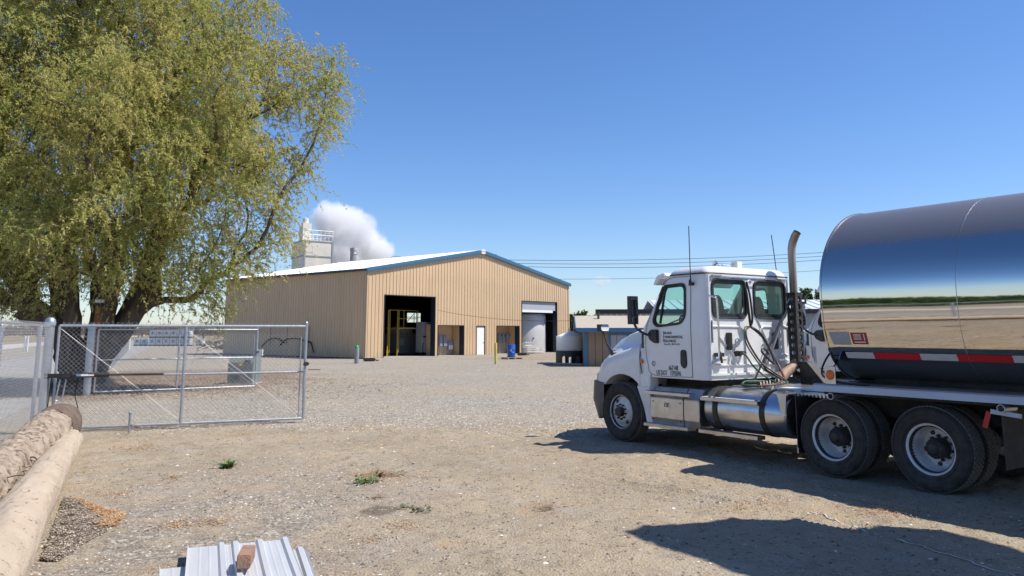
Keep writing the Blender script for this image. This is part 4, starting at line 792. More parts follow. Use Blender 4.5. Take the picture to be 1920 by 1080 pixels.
b = MB(); b.lathe([(.55, .55), (.80, .78), (.82, .80), (.82, 1.62), (.80, 1.66), (.30, 1.86), (.22, 1.87), (.22, 1.95), (0, 1.96)], ax='z', n=48); b.build('body', mat('cream_poly', (.86, .82, .74), .5), t, smooth=35); q_ = bpy.data.materials['cream_poly'].node_tree.nodes['Principled BSDF']; q_.inputs['Subsurface Weight'].default_value = .8; q_.inputs['Subsurface Radius'].default_value = (1, .9, .8); q_.inputs['Subsurface Scale'].default_value = .7
b = MB(); b.lathe([(.84, .0), (.86, 0), (.86, .78), (.84, .80), (.70, .80)], ax='z', n=48); sk = b.build('stand', mat('black_poly', (.025, .025, .027), .5, col2=(.06, .058, .055), nscale=4, namt=.5), t, smooth=35)
cc = [MB().prism(roundpoly([(x-.13, .0-.1), (x-.13, .42), (x, .52), (x+.13, .42), (x+.13, -.1)], .05), -1.2, 1.2, 'y').build('c', BLACKP, t) for x in (-.38, 0.0, .38)]; cut(sk, cc)
b = MB(); b.tube([(-.1, -.3, 1.82), (-.1, -.3, 1.98), (.3, -.35, 1.85), (.8, -.2, 1.75), (.80, -.1, 1.95)], .03, 6); b.tube([(.1, .2, 1.9), (.5, .1, 1.97), (.78, .1, 1.88)], .025, 6); b.tube([(.0, 0, 1.93), (0, 0, 2.12)], .05, 8); b.build('pipework', WHITE2, t); MB().tube([(0, -.55, .12), (0, -.88, .12), (0, -.9, .35)], .04, 8).build('drain_valve', WHITE2, t)
for k, (a, c, m_, r_) in enumerate((((1008, 682.5), (1094, 685.5), 'pale_pipe', .055), ((1012, 681), (1060, 683), 'pale_pipe', .04))):
    A, B_ = G(*a), G(*c); A.z = B_.z = r_; tag(MB().tube([A, (A+B_)/2+V((0, .1, 0)), B_], r_, 8).build('pipe', mat(m_, (.42, .36, .28), .7), smooth=60), ['long pale pipe lying on the gravel before the cone tank', 'shorter pale pipe lying behind the long one by the cone tank'][k], 'pipe')
gb = G(668.5, 681.5); t = thing('gas_cylinder', 'grey gas cylinder with a green top at the warehouse corner', 'gas cylinder', gb, 0)
b = MB(); b.lathe([(0, 0), (.135, 0), (.14, .02), (.14, .92)], ax='z', n=20); b.build('body', GREYBOX, t, smooth=40); b = MB(); b.lathe([(.14, .92), (.12, 1.04), (.05, 1.10), (.05, 1.2), (0, 1.2)], ax='z', n=20); b.build('shoulder', mat('green_paint', (.03, .28, .08), .5), t, smooth=40)
for k, (u, v) in enumerate(((694, 677.5), (980, 666.5))):
    t = thing('rubber_boot', ['black rubber block on the ground at the left foot of the gable wall', 'black rubber block on the ground left of the far bay'][k], 'block', G(u, v), .3); MB().box(-.45, .35, -.12, .12, 0, .22).build('body', BLACKP, t, bevel=.06); MB().box(.35, .55, -.06, .06, .03, .1).build('tongue', BLACKP, t)
t = wthing('hose_rack', 'dark hoses hanging in loops on the shaded side wall', 'hose', -.16, 9.5, rz=0)
b = MB()
for y in (-2.9, 0, 2.3): b.tube([(0, y, .7 if y else .9), (0, y, 2.3)], .02, 5)
b.build('drop_pipes', BLACKM, t); b = MB(); b.tube(smoothpath([(0, -3.6, .3), (0, -3.2, 1.0), (0, -2.6, 1.15), (0, -1.2, 1.35), (0, .2, 1.25), (0, .9, .8)], 6), .05, 6); b.tube(smoothpath([(-.05, .2, 1.0), (-.05, 1.4, 1.35), (-.05, 2.6, 1.2), (-.05, 3.4, .7)], 6), .05, 6); b.build('hose', BLKH, t, smooth=60)
# service wire to the shed
def wire(name, A, B_, sag, r, label, cat='cable', n=24, m=BLACKM, group=None):
    A, B_ = V(A), V(B_); P = [A.lerp(B_, i/n)-V((0, 0, sag*4*(i/n)*(1-i/n))) for i in range(n+1)]
    return tag(MB().tube(P, r, 5).build(name, m, smooth=80), label, cat, group)
wire('cable', wl(7.0, -.2, 3.6), AtY(1182, 594, 47), .5, .012, 'thin overhead cable from the warehouse front to the shed roof')

# ------------------------------------------------------------ behind the warehouse: silo, flue, steam
t = thing('silo', 'cream box silo with a railed top rising behind the warehouse roof', 'silo', (0, 0, 0), 0)
c0 = AtY(580, 623, 92); t.location = (c0.x, 92, 0); t.rotation_euler = (0, 0, WR-.25)
CREAM = mat('cream_steel', (.74, .68, .56), .55, col2=(.55, .51, .43), nscale=.7, namt=.6)
Z1 = 12.2; b = MB(); b.box(-1.75, 1.75, -1.9, 1.9, 0, Z1); b.build('body', CREAM, t, bevel=.05)
b = MB(); [b.box(-1.8, 1.8, -1.95, 1.95, z, z+.14) for z in (Z1-.2, Z1-1.9, Z1-4.1)]; [b.box(x-.1, x+.1, -1.96, -1.9, 0, Z1) for x in (-1.65, 1.65)]; b.build('band', GREYBOX, t)
b = MB()
for x in np.linspace(-1.7, 1.7, 8): b.bar((x, -1.8, Z1), (x, -1.8, Z1+1.15), .05, .05); b.bar((x, 1.8, Z1), (x, 1.8, Z1+1.15), .05, .05)
for z in (Z1+.6, Z1+1.12): b.tube([(-1.7, -1.8, z), (1.7, -1.8, z), (1.7, 1.8, z), (-1.7, 1.8, z), (-1.7, -1.8, z)], .045, 5)
b.build('handrail', WHITE2, t)
b = MB(); b.box(-1.6, -.6, -1, .2, Z1, Z1+2.0); b.lathe([(.35, Z1+2.0), (.35, Z1+2.6), (0, Z1+2.7)], c=(-1.1, -.4, 0), ax='z', n=12); b.tube([(-1.9, -1, Z1+1.6), (-2.5, -1.2, Z1+2.2), (-2.7, -1.2, Z1+1.5)], .12, 6); b.build('filter_head', CREAM, t)
fp = AtY(658.5, 623, 86); t = thing('flue', 'short grey flue pipe poking above the white warehouse roof', 'chimney', (fp.x, 86, 0), 0)
b = MB(); b.lathe([(.36, 0), (.36, 10.55), (.40, 10.56), (.40, 10.85), (.33, 10.86), (.33, 10.0)], ax='z', n=28); b.build('pipe', mat('stained_flue', (.50, .49, .46), .6, col2=(.24, .22, .20), nscale=1.2, namt=.8, stretch=(2, 2, .5)), t, smooth=40); b = MB(); b.lathe([(.41, 10.2), (.43, 10.25), (.41, 10.3)], ax='z', n=24); b.build('collar', GALV, t)
def puff(name, lobes, dens, nsc, thr, label=None, cat=None, kind=None, soft=.5, col=(.97, .97, 1)):
    # a closed hull round the plume; the density falls off towards the edge of each lobe and is broken up by noise
    lo = V((min(c[0]-r*1.1 for c, r in lobes), min(c[1]-r*1.1 for c, r in lobes), min(c[2]-r*1.1 for c, r in lobes))); hi = V((max(c[0]+r*1.1 for c, r in lobes), max(c[1]+r*1.1 for c, r in lobes), max(c[2]+r*1.1 for c, r in lobes)))
    m = bpy.data.materials.new(name+'_volume'); m.use_nodes = True; N, L = nodes(m); N.remove(N['Principled BSDF'])
    pv = N.new('ShaderNodeVolumePrincipled'); pv.inputs['Color'].default_value = (*col, 1); pv.inputs['Anisotropy'].default_value = .2; L.new(pv.outputs[0], N['Material Output'].inputs['Volume'])
    geo = N.new('ShaderNodeNewGeometry'); n = N.new('ShaderNodeTexNoise'); n.inputs['Scale'].default_value = nsc; n.inputs['Detail'].default_value = 5; n.inputs['Roughness'].default_value = .6; L.new(geo.outputs['Position'], n.inputs['Vector']); cur = None
    for c, r in lobes:
        d = N.new('ShaderNodeVectorMath'); d.operation = 'DISTANCE'; d.inputs[1].default_value = c; L.new(geo.outputs['Position'], d.inputs[0])
        q = N.new('ShaderNodeMapRange'); q.inputs[1].default_value = 0; q.inputs[2].default_value = r; q.inputs[3].default_value = 1; q.inputs[4].default_value = 0; L.new(d.outputs['Value'], q.inputs[0])
        if cur is None: cur = q.outputs[0]
        else: a = N.new('ShaderNodeMath'); a.operation = 'MAXIMUM'; L.new(cur, a.inputs[0]); L.new(q.outputs[0], a.inputs[1]); cur = a.outputs[0]
    a = N.new('ShaderNodeMath'); a.operation = 'MULTIPLY_ADD'; a.inputs[1].default_value = 1.5; L.new(n.outputs[0], a.inputs[0]); L.new(cur, a.inputs[2])
    q = N.new('ShaderNodeMapRange'); q.inputs[1].default_value = thr; q.inputs[2].default_value = thr+soft; q.inputs[3].default_value = 0; q.inputs[4].default_value = dens; L.new(a.outputs[0], q.inputs[0])
    cl = N.new('ShaderNodeMath'); cl.operation = 'MULTIPLY'; st = N.new('ShaderNodeMapRange'); st.inputs[1].default_value = .0; st.inputs[2].default_value = .15; L.new(cur, st.inputs[0]); L.new(st.outputs[0], cl.inputs[0]); L.new(q.outputs[0], cl.inputs[1]); L.new(cl.outputs[0], pv.inputs['Density'])
    b = MB(); c = (lo+hi)/2; h = (hi-lo)/2; b.lathe([(0, -1)]+[(cos(a), sin(a)) for a in np.linspace(-1.3, 1.3, 9)]+[(0, 1)], ax='z', n=20)
    b.v = [(c.x+x*h.x*1.25, c.y+y*h.y*1.25, c.z+z*h.z*1.25) for x, y, z in b.v]; o = b.build(name, m); return tag(o, label, cat, None, kind)
SY = 99.; k_ = SY/1500.
def sp(u, v, r, dy=0.): p = AtY(u, v, SY+dy); return ((p.x, p.y, p.z), r*k_)
puff('steam', [sp(634, 430, 70), sp(618, 420, 48, 1), sp(660, 452, 66, -1), sp(686, 462, 54, 1), sp(606, 466, 48), sp(650, 482, 56), sp(708, 478, 42)], 1.3, .26, 1.0, 'white steam drifting up behind the warehouse and its flue', 'steam', 'stuff', soft=.26, col=(1, 1, 1))
p_ = AtY(1131, 527, 1500); puff('cloud', [((p_.x-6, 1500, p_.z), 17), ((p_.x+8, 1500, p_.z+1), 12)], .05, .06, .95, kind='structure', soft=.6)

# ------------------------------------------------------------ shed, long building, far things
SH = mat('brown_board_siding', (.30, .215, .15), .8, col2=(.25, .18, .125), nscale=1.5, namt=.7); SHB = mat('blue_fascia', (.05, .16, .32), .6); SHR = mat('tan_shingles', (.46, .40, .32), .9, col2=(.36, .31, .24), nscale=9, namt=.7, bump=.3, bscale=12)
s0 = G(1096, 687.2); t = thing('shed', 'low brown board shed with blue fascia and a tan shingle roof', 'shed', s0, R(-3))
Ls, Ds, Hs, Hr = 5.6, 4.6, 2.12, 2.72
b = MB(); b.box(0, Ls, 0, Ds, 0, Hs); b.prism([(0, Hs), (Ds, Hs), (Ds/2, Hr)], .02, .05, 'x'); b.prism([(0, Hs), (Ds, Hs), (Ds/2, Hr)], Ls-.05, Ls-.02, 'x')
b.build('wall', SH, t)
b = MB(); [b.box(.4*k+.2, .4*k+.225, -.012, .002, .05, Hs-.05) for k in range(13)]; b.build('batten', mat('dark_groove', (.10, .07, .05), .9), t)
b = MB(); b.loft([[(x, -.45, Hs-.06), (x, Ds/2, Hr+.05), (x, Ds+.45, Hs-.06), (x, Ds+.45, Hs+.0), (x, Ds/2, Hr+.13), (x, -.45, Hs+.0)] for x in (-.45, Ls+.3)]); rf = b.build('roof', SHR, t); MB().tube([(.9, 1.6, 2.4), (.9, 1.6, 3.05)], .07, 10).build('vent_pipe', BLACKM, rf)
b = MB(); b.box(-.45, Ls+.3, -.49, -.455, Hs-.22, Hs+.01); b.loft([[(x, y, z+dz) for y, z, dz in ((-.45, Hs-.06, .05), (Ds/2, Hr+.05, .07), (Ds+.45, Hs-.06, .05), (Ds+.45, Hs-.2, 0), (Ds/2, Hr-.1, 0), (-.45, Hs-.2, 0))] for x in (Ls+.305, Ls+.34)]); b.loft([[(x, y, z+dz) for y, z, dz in ((-.45, Hs-.06, .05), (Ds/2, Hr+.05, .07), (Ds+.45, Hs-.06, .05), (Ds+.45, Hs-.2, 0), (Ds/2, Hr-.1, 0), (-.45, Hs-.2, 0))] for x in (-.49, -.455)]); b.build('fascia', SHB, t)
MB().box(-.03, .16, -.03, .05, 0, Hs-.2).build('corner_board', SHB, t); MB().box(2.55, 2.68, -.03, -.005, .0, Hs-.25).build('corner_board', SHB, t); b = MB(); b.box(1.37, 1.49, -.03, -.005, .8, 1.75); b.box(2.38, 2.5, -.03, -.005, .8, 1.75); b.box(1.37, 2.5, -.03, -.005, 1.72, 1.84); b.build('window_frame', SHB, t)
MB().box(1.49, 2.38, -.012, .0, .85, 1.72).build('window', mat('grey_window_blind', (.33, .36, .38), .4), t)
t = thing('long_building', 'long low grey metal building with a white ribbed roof behind the trucks', 'building', (6.5, 62, 0), R(-4))
GW = mat('grey_metal_wall', (.33, .35, .38), .6, col2=(.28, .30, .33), nscale=1, namt=.6); LL = 34
b = ribbed(LL, lambda s: 3.35, [], lambda s, d, z: (s, -d, z), pitch=.45); b.build('front_wall', GW, t, fix=False); b = MB(); b.box(0, LL, .05, 12, 0, 3.35); b.build('back_walls', GW, t)
b = MB(); b.loft([[(x, -.3, 3.62), (x, 6, 4.55), (x, 12.3, 3.62), (x, 12.3, 3.56), (x, 6, 4.47), (x, -.3, 3.56)] for x in (4.5, LL+.3)]); y = 4.6
while y < LL: b.loft([[(y+dy, yy, zz+dz) for dy, dz in ((0, 0), (.05, .06), (.12, .06), (.17, 0))] for yy, zz in ((-.3, 3.62), (6, 4.55))]); y += .75
rf = b.build('roof', ROOFW, t); [MB().tube([(x, 3, 4.0), (x, 3, 4.75)], .09, 8).build('roof_vent', BLACKM, rf) for x in (15.5, 16.6)]
MB().box(-.1, LL+.3, -.38, -.31, 3.28, 3.62).build('fascia', DARKG, t)

# power line far behind
POLE = mat('dark_pole_wood', (.10, .075, .055), .9)
def pole(u, y, h, label):
    x = AtY(u, 600, y).x; t = thing('power_pole', label, 'utility pole', (x, y, 0), 0, 'utility poles behind the warehouse'); MB().tube([(0, 0, 0), (0, 0, h)], [.17, .11], 8).build('pole', POLE, t); b = MB(); b.bar((-1.3, 0, h-.5), (1.3, 0, h-.5), .1, .12); b.bar((-.9, 0, h-1.9), (.9, 0, h-1.9), .1, .1); b.build('crossarm', POLE, t)
    b = MB(); [b.lathe([(0, h-.45), (.07, h-.44), (.05, h-.25), (0, h-.22)], c=(q, 0, 0), ax='z', n=8) for q in (-1.2, 0, 1.2)]; b.build('insulator', GREYBOX, t); return x
pz = 11.6; xa = pole(716, 100, pz, 'far utility pole standing behind the steam'); xb = pole(1640, 100, pz+.7, 'far utility pole hidden behind the tank trailer')
for i, q in enumerate((-1.2, 0, 1.2)): wire('power_line', (xa+q, 100+q*.0, pz-.2-.35*i), (xb+q, 100, pz+.5-.35*i), .95+.1*i, .028, ['uppermost power wire crossing the sky behind the trucks', 'second power wire from the top crossing the sky', 'third power wire from the top crossing the sky'][i], 'power line')
wire('power_line', (xa, 100, pz-2.6), (xb, 100, pz-1.6), 1.0, .022, 'lowest power wire crossing the sky, well below the other three', 'power line')

# ------------------------------------------------------------ chain link fences and gates
def mesh_wires(L_, z0, z1, pitch=.085, r=.0024, barbs=True):
    # diamond mesh in the local x-z plane, each wire a thin three-sided prism
    H_ = z1-z0; lines = []
    n = int((L_+H_)/pitch)+1
    for k in range(n+1):
        a = k*pitch
        for s in (1, -1):
            # x = a-H..a ; clip
            x0, x1 = (a-H_, a) if s == 1 else (a, a-H_)
            t0, t1 = 0., 1.
            dx = x1-x0
            for lo, hi in ((0, L_),):
                ta, tb = sorted(((lo-x0)/dx, (hi-x0)/dx)); t0 = max(t0, ta); t1 = min(t1, tb)
            if t1-t0 > .002: lines.append(((x0+dx*t0, z0+H_*t0), (x0+dx*t1, z0+H_*t1), .0015*s))
    if barbs:
        x = .04
        while x < L_: lines += [((x, z1-.01), (x-.018, z1+.035), 0), ((x, z1-.01), (x+.018, z1+.035), 0)]; x += pitch
    A = np.array([(p[0], y, p[1]) for p, q, y in lines]); B_ = np.array([(q[0], y, q[1]) for p, q, y in lines]); D = B_-A; D /= np.linalg.norm(D, axis=1)[:, None]
    n1 = np.cross(D, (0, 1, 0)); off = [n1*cos(t)*r+np.array((0, 1, 0))*sin(t)*r for t in (0, 2*pi/3, 4*pi/3)]
    vs = np.stack([A+o for o in off]+[B_+o for o in off], 1).reshape(-1, 3); m = len(A); base = (np.arange(m)*6)[:, None]
    fs = np.concatenate([base+np.array(q) for q in ((0,1,4,3), (1,2,5,4), (2,0,3,5))])
    return vs, fs
def gate(label, hinge, end, zt=2.01, zb=.085, r=1., wr=.0029):
    hinge, end = V(hinge), V(end); d = end-hinge; L_ = d.length; rz = math.atan2(d.y, d.x)
    t = thing('chain_link_gate', label, 'gate', hinge, rz, 'two leaves of the open yard gate')
    b = MB(); R_ = .026*r
    b.tube([(0, 0, zt), (L_, 0, zt)], R_, 10); b.tube([(0, 0, zb), (L_, 0, zb)], R_, 10); b.tube([(L_, 0, zb-.02), (L_, 0, zt+.07)], R_*1.15, 10); b.tube([(0, 0, zb-.02), (0, 0, zt)], R_, 10); b.tube([(L_-.10, .0, zb+.03), (L_-.10, 0, zt-.22)], R_*.5, 8)
    b.lathe([(R_*1.3, zt+.06), (R_*1.3, zt+.08), (0, zt+.11)], c=(L_, 0, 0), ax='z', n=10); fr = b.build('frame', GALV, t, smooth=50)
    MB().tube([(0, 0, 1.05), (L_, 0, 1.05)], R_*.85, 10).build('middle_rail', GALV, t, smooth=50); MB().tube([(L_*.485, 0, zb), (L_*.485, 0, zt)], R_*1.15, 10).build('centre_post', GALV, t, smooth=50)
    vs, fs = mesh_wires(L_-.05, zb+.02, zt+.04, r=wr); npobj('wire_mesh', vs+np.array((.03, .028, 0)), fs, WIREM, t)
    b = MB(); b.tube([(.03, -.02, zt-.06), (L_*.485-.05, -.02, zb+.08)], .0035, 5); b.tube([(L_*.485+.05, -.02, zt-.10), (L_-.14, -.02, zb+.08)], .0035, 5); b.build('brace_rod', WIREM, t)
    b = MB(); [b.lathe([(R_*1.25, z-.012), (R_*1.25, z+.012)], c=(x, 0, 0), ax='z', n=10) for x in (L_, L_*.485) for z in (.3, .7, 1.35, 1.75)]; x = .3
    while x < L_: [b.lathe([(R_*1.2, x-.008), (R_*1.2, x+.008)], c=(0, 0, z), ax='x', n=8) for z in (zt, 1.05, zb)]; x += .38
    b.build('tie_band', GALV, t)
    b = MB(); b.box(L_-.04, L_+.05, -.09, -.03, 1.18, 1.26); b.box(L_+.02, L_+.08, -.05, .05, 1.20, 1.24); b.build('latch', BLACKM, t); MB().tube([(L_-.02, -.06, .75), (L_-.02, -.06, 1.0)], .03, 8).build('latch_sleeve', GALV, t)
    return t
P0 = V((-8.70, 15.56, 0)); P1 = V((-4.43, 17.44, 0))
gate('near chain link gate leaf reaching from the corner post into the yard', P0, P1)
gate('far chain link gate leaf standing open in front of the big tree', (-12.62, 24.72, 0), (-8.62, 27.45, 0), 1.97, .10, wr=.0019)
def post(name, label, loc, h, r, dome=True, group='posts of the chain link fence and gate', m=GALV):
    t = thing(name, label, 'post', loc, 0, group); MB().lathe([(0, 0), (r, 0), (r, h-.02)], ax='z', n=20).build('tube', m, t, smooth=50)
    MB().lathe([(r*1.18, h-.06), (r*1.18, h), (r*1.05, h+r*.7), (r*.6, h+r*1.15), (0, h+r*1.25)], ax='z', n=20).build('cap', m, t, smooth=50)
    b = MB(); [b.lathe([(r*1.08, z-.015), (r*1.08, z+.015)], ax='z', n=18) for z in np.arange(.35, h-.1, .42)]; b.build('band', m, t, smooth=50); return t
post('gate_post', 'thick round topped corner post where the road fence meets the near gate', (-8.85, 15.5, 0), 2.07, .082)
post('gate_post', 'thick galvanised post holding the far gate leaf before the tree', (-12.80, 24.66, 0), 2.05, .11)
fd3 = V((.378, -.926, 0)); fo = V((-8.85, 15.5, 0))
ft = thing('chain_link_fence', 'chain link fence panel run with a top rail along the grey road', 'fence', fo, math.atan2(-.926, .378))
vs, fs = mesh_wires(13.0, .04, 2.03, r=.0019); npobj('wire_mesh', vs+np.array((.03, .05, 0)), fs, WIREM, ft)
MB().tube([(0, 0, 2.0), (13, 0, 2.06)], .024, 10).build('top_rail', GALV, ft, smooth=50); MB().tube([(0, 0.03, .06), (13, .03, .05)], .006, 5).build('bottom_wire', GALV, ft)
for i, sdist in enumerate((1.16, 4.53, 7.9, 11.3)):
    p = fo+fd3*sdist; o = post('fence_post', ['slim fence post nearest the corner post on the road fence', 'slim fence post second from the corner post, at the left edge of the photo', 'slim fence post third from the corner post', 'slim fence post fourth from the corner post'][i], p, 1.97, .034)
# far fence along the yard
fa, fb = V((-13.0, 25.0, 0)), V((-41.5, 88, 0)); d = fb-fa
ft2 = thing('chain_link_fence', 'long chain link fence running away behind the tree to the white totes', 'fence', fa, math.atan2(d.y, d.x)); vs, fs = mesh_wires(d.length, .04, 1.95, pitch=.17, r=.0035, barbs=False); npobj('wire_mesh', vs, fs, WIREM, ft2)
MB().tube([(0, 0, 1.93), (d.length, 0, 1.93)], .03, 8).build('top_rail', GALV, ft2)
for k in range(1, 20): MB().tube([(d.length*k/20, 0, 0), (d.length*k/20, 0, 2.0)], .045, 8).build('line_post', GALV, ft2, smooth=50)
for k, u in enumerate((244,)): post('fence_post', 'white end post of the far fence near the totes', fb, 2.1, .10, m=WHITE2)
# drop rod at the near gate, gate opener
t = thing('drop_post', 'short galvanised rod standing at the foot of the near gate', 'post', G(242, 811), 0); MB().tube([(0, 0, 0), (0, 0, .36)], .026, 10).build('rod', GALV, t, smooth=50); MB().lathe([(.034, .35), (.034, .37), (0, .395)], ax='z', n=12).build('cap', GALV, t, smooth=50); MB().box(-.01, .06, -.02, .02, .12, .15).build('stop_tab', GALV, t)
gt = thing('gate_opener', 'black gate opener arm with a small bright label between corner post and gate', 'gate opener', (-8.80, 15.40, 0), math.atan2(1.88, 4.27))
b = MB(); b.box(0, .50, -.045, .045, 1.03, 1.11); b.box(-.02, .05, -.06, .06, 1.02, 1.12); b.build('bracket', BLACKP, gt, bevel=.006)
b = MB(); b.tube([(.45, -.03, 1.075), (1.08, -.03, 1.075)], .048, 12); b.build('motor_housing', BLACKP, gt, smooth=50); MB().tube([(1.0, -.03, 1.075), (2.05, -.03, 1.07)], .02, 8).build('push_rod', BLACKM, gt)
b = MB(); b.box(.52, .60, -.083, -.079, 1.058, 1.095, 0); b.box(.60, .72, -.083, -.079, 1.058, 1.095, 1); b.box(.72, .82, -.083, -.079, 1.058, 1.082, 1); b.box(.72, .82, -.083, -.079, 1.082, 1.095, 2); b.build('label_sticker', [mat('sticker_blue', (.15, .27, .5), .5), DOORW, mat('sticker_red', (.50, .22, .20), .5)], gt)
b = MB(); b.tube([(.25, 0, 1.0), (.2, 0, .62), (.3, 0, .58), (.35, 0, 1.0)], .014, 6); b.build('bracket_chain', GALV, gt)
for P in ([(.1, .02, 1.03), (.08, .05, .6), (.06, .1, .2), (.05, .12, .0)], [(.55, .0, 1.03), (.52, .02, .7), (.58, .05, .4), (.40, .05, .12), (.32, .1, 0)]): MB().tube(smoothpath(P, 5), .009, 5).build('cable', BLKH, gt)

# ------------------------------------------------------------ brown post, boulder, transformer, plank, totes
t = thing('camera_post', 'rusty brown square post with a white camera on top before the tree trunk', 'post', (-13.32, 26.0, 0), .2)
MB().box(-.09, .09, -.09, .09, 0, 2.78).build('post', mat('red_brown_paint', (.26, .09, .04), .8, col2=(.18, .07, .035), nscale=5, namt=.7), t, bevel=.01); MB().box(-.10, .10, -.10, .10, 2.70, 2.80).build('strap', DARKG, t); b = MB(); b.box(-.13, .15, -.07, .05, 2.83, 2.93); b.bar((0, 0, 2.78), (0, 0, 2.84), .04, .04); b.build('camera', DOORW, t, bevel=.015)
def boulder(label, loc, sx, sy, sz, m, seed, group=None):
    bm = bmesh.new(); bmesh.ops.create_icosphere(bm, subdivisions=3, radius=1); rr = random.Random(seed)
    for v in bm.verts:
        p = v.co; f = .85+.3*float(vnoise(np.array(p.x*1.4+seed), np.array(p.y*1.4+p.z*1.7+seed))); v.co = V((p.x*sx*f, p.y*sy*f, p.z*sz*f+sz*.55))
    me = bpy.data.meshes.new('boulder'); bm.to_mesh(me); bm.free(); me.materials.append(m); o = bpy.data.objects.new('boulder', me); COL.objects.link(o); o.location = loc; return tag(o, label, 'rock', group)
STONE = mat('tan_stone', (.40, .33, .24), .9, col2=(.30, .24, .17), nscale=6, namt=.7, bump=.4, bscale=15)
boulder('tan boulder at the foot of the brown camera post', G(190, 727), .34, .3, .26, STONE, 3); boulder('small tan rock right of the boulder under the tree', G(212, 722), .18, .16, .12, STONE, 9)
tp = G(450, 721); t = thing('transformer_box', 'green grey utility transformer box with a yellow sticker on the gravel', 'transformer', tp+V((0, .4, 0)), -.05)
b = MB(); b.prism([(-.45, .06), (.45, .06), (.45, 1.0), (-.25, 1.0), (-.42, .80)], -.46, .46, 'x'); b.build('cabinet', mat('utility_green', (.19, .215, .20), .5, col2=(.23, .25, .235), nscale=3, namt=.6), t, bevel=.02)
MB().box(-.52, .52, -.50, .52, 0, .06).build('pad', CONC, t); b = MB(); b.bar((-.02, -.462, .70), (.10, -.445, .74), .004, .10); b.build('warning_sticker', mat('yellow_sticker', (.75, .55, .03), .5), t); b = MB(); [b.lathe([(0, -.50), (.05, -.50), (.05, -.42)], c=(x, 0, .84), n=10) for x in (.22, .34)]; b.build('lock', BLACKM, t)
t = thing('meter_box', 'small white meter box on a short post behind the transformer box', 'box', G(461, 716)+V((0, 1.6, 0)), 0); MB().box(-.02, .02, 0, .04, 0, 1.05).build('post', GALV, t); MB().box(-.12, .12, -.08, .0, .95, 1.2).build('box', DOORW, t)
pk = G(584, 694); tag(MB().box(-.5, .12, -.06, .06, 0, .05).build('plank', WOOD), 'short pale plank lying on the gravel right of the near gate', 'plank').location = G(597, 694)
TOTEM = mat('white_tote_plastic', (.82, .83, .83), .4); CAGEM = mat('tote_cage_steel', (.40, .42, .44), .5, .5)
def make_tote():
    t = thing('liquid_tote', 'x', 'tote', (0,0,0), 0, 'white caged liquid totes stacked at the far end of the yard')
    b = MB(); b.box(-.44, .44, -.5, .5, .16, 1.06); b.lathe([(.14, 1.06), (.14, 1.1), (0, 1.1)], ax='z', n=12); b.build('bottle', TOTEM, t, bevel=.06)
    b = MB(); cage(b, .94, 1.06, 1.10, 4, .016); b.build('cage', CAGEM, t); b = MB(); b.box(-.47, .47, -.53, .53, .10, .14); [b.box(x-.06, x+.06, -.53, .53, 0, .10) for x in (-.41, 0, .41)]; b.build('pallet_base', BLACKM, t); MB().box(-.16, .16, -.545, -.538, .5, .85).build('label_plate', GREYBOX, t); return t
tote0 = make_tote(); first = True; YT = 114.; used = []
def put_tote(u, row, label, dy=0, rz=0.):
    global first
    o = tote0 if first else copy_tree(tote0); first = False; p = AtY(u, 600, YT+dy); o.location = (p.x, YT+dy, 1.13*row); o.rotation_euler = (0, 0, rz); o['label'] = label
ords = ['leftmost', 'second from left', 'third from left', 'fourth from left', 'fifth from left', 'rightmost']
for k in range(6): put_tote(291+12.9*k, 0, 'white caged tote, %s in the bottom row under the double stack' % ords[k]); put_tote(291+12.9*k, 1, 'white caged tote, %s in the top row of the stack' % ords[k])
for k in range(2): put_tote(263+13*k, 0, ['single white caged tote at the left end of the tote row', 'single white caged tote next to the double stack'][k], 1.)
put_tote(379, 0, 'single tan stained white tote standing right of the stack', 2.)
RUBB = mat('dark_scrap', (.06, .055, .05), .9, col2=(.16, .12, .09), nscale=1.5, namt=.8)
def junk(name, label, cat, loc, n, s, m, seed):
    rr = random.Random(seed); b = MB()
    for _ in range(n):
        c = V((rr.gauss(0, s), rr.gauss(0, s*.6), abs(rr.gauss(0, s*.32)))); d = V((rr.uniform(-1, 1), rr.uniform(-1, 1), rr.uniform(-.3, .5))).normalized()*rr.uniform(.3, 1.)*s; b.bar(c-d/2, c+d/2, .05+.1*rr.random(), .04+.06*rr.random())
    o = b.build(name, m); o.location = loc; return tag(o, label, cat)
junk('scrap_pile', 'dark heap of scrap and branches at the far warehouse corner', 'pile', G(412, 655), 60, 1.3, RUBB, 4); junk('brush_pile', 'low brown brush pile right of the totes', 'pile', G(398, 646), 60, 1.6, mat('brown_brush', (.20, .13, .085), .9), 5)
for k, u in enumerate((45.5, 50.5)): t = tag(MB().lathe([(0, 0), (.09, 0), (.09, 1.45), (0, 1.5)], ax='z', n=10).build('marker_post', DOORW, smooth=50), ['white marker post across the road, left of a pair', 'white marker post across the road, right of a pair'][k], 'post'); t.location = G(u, 659)

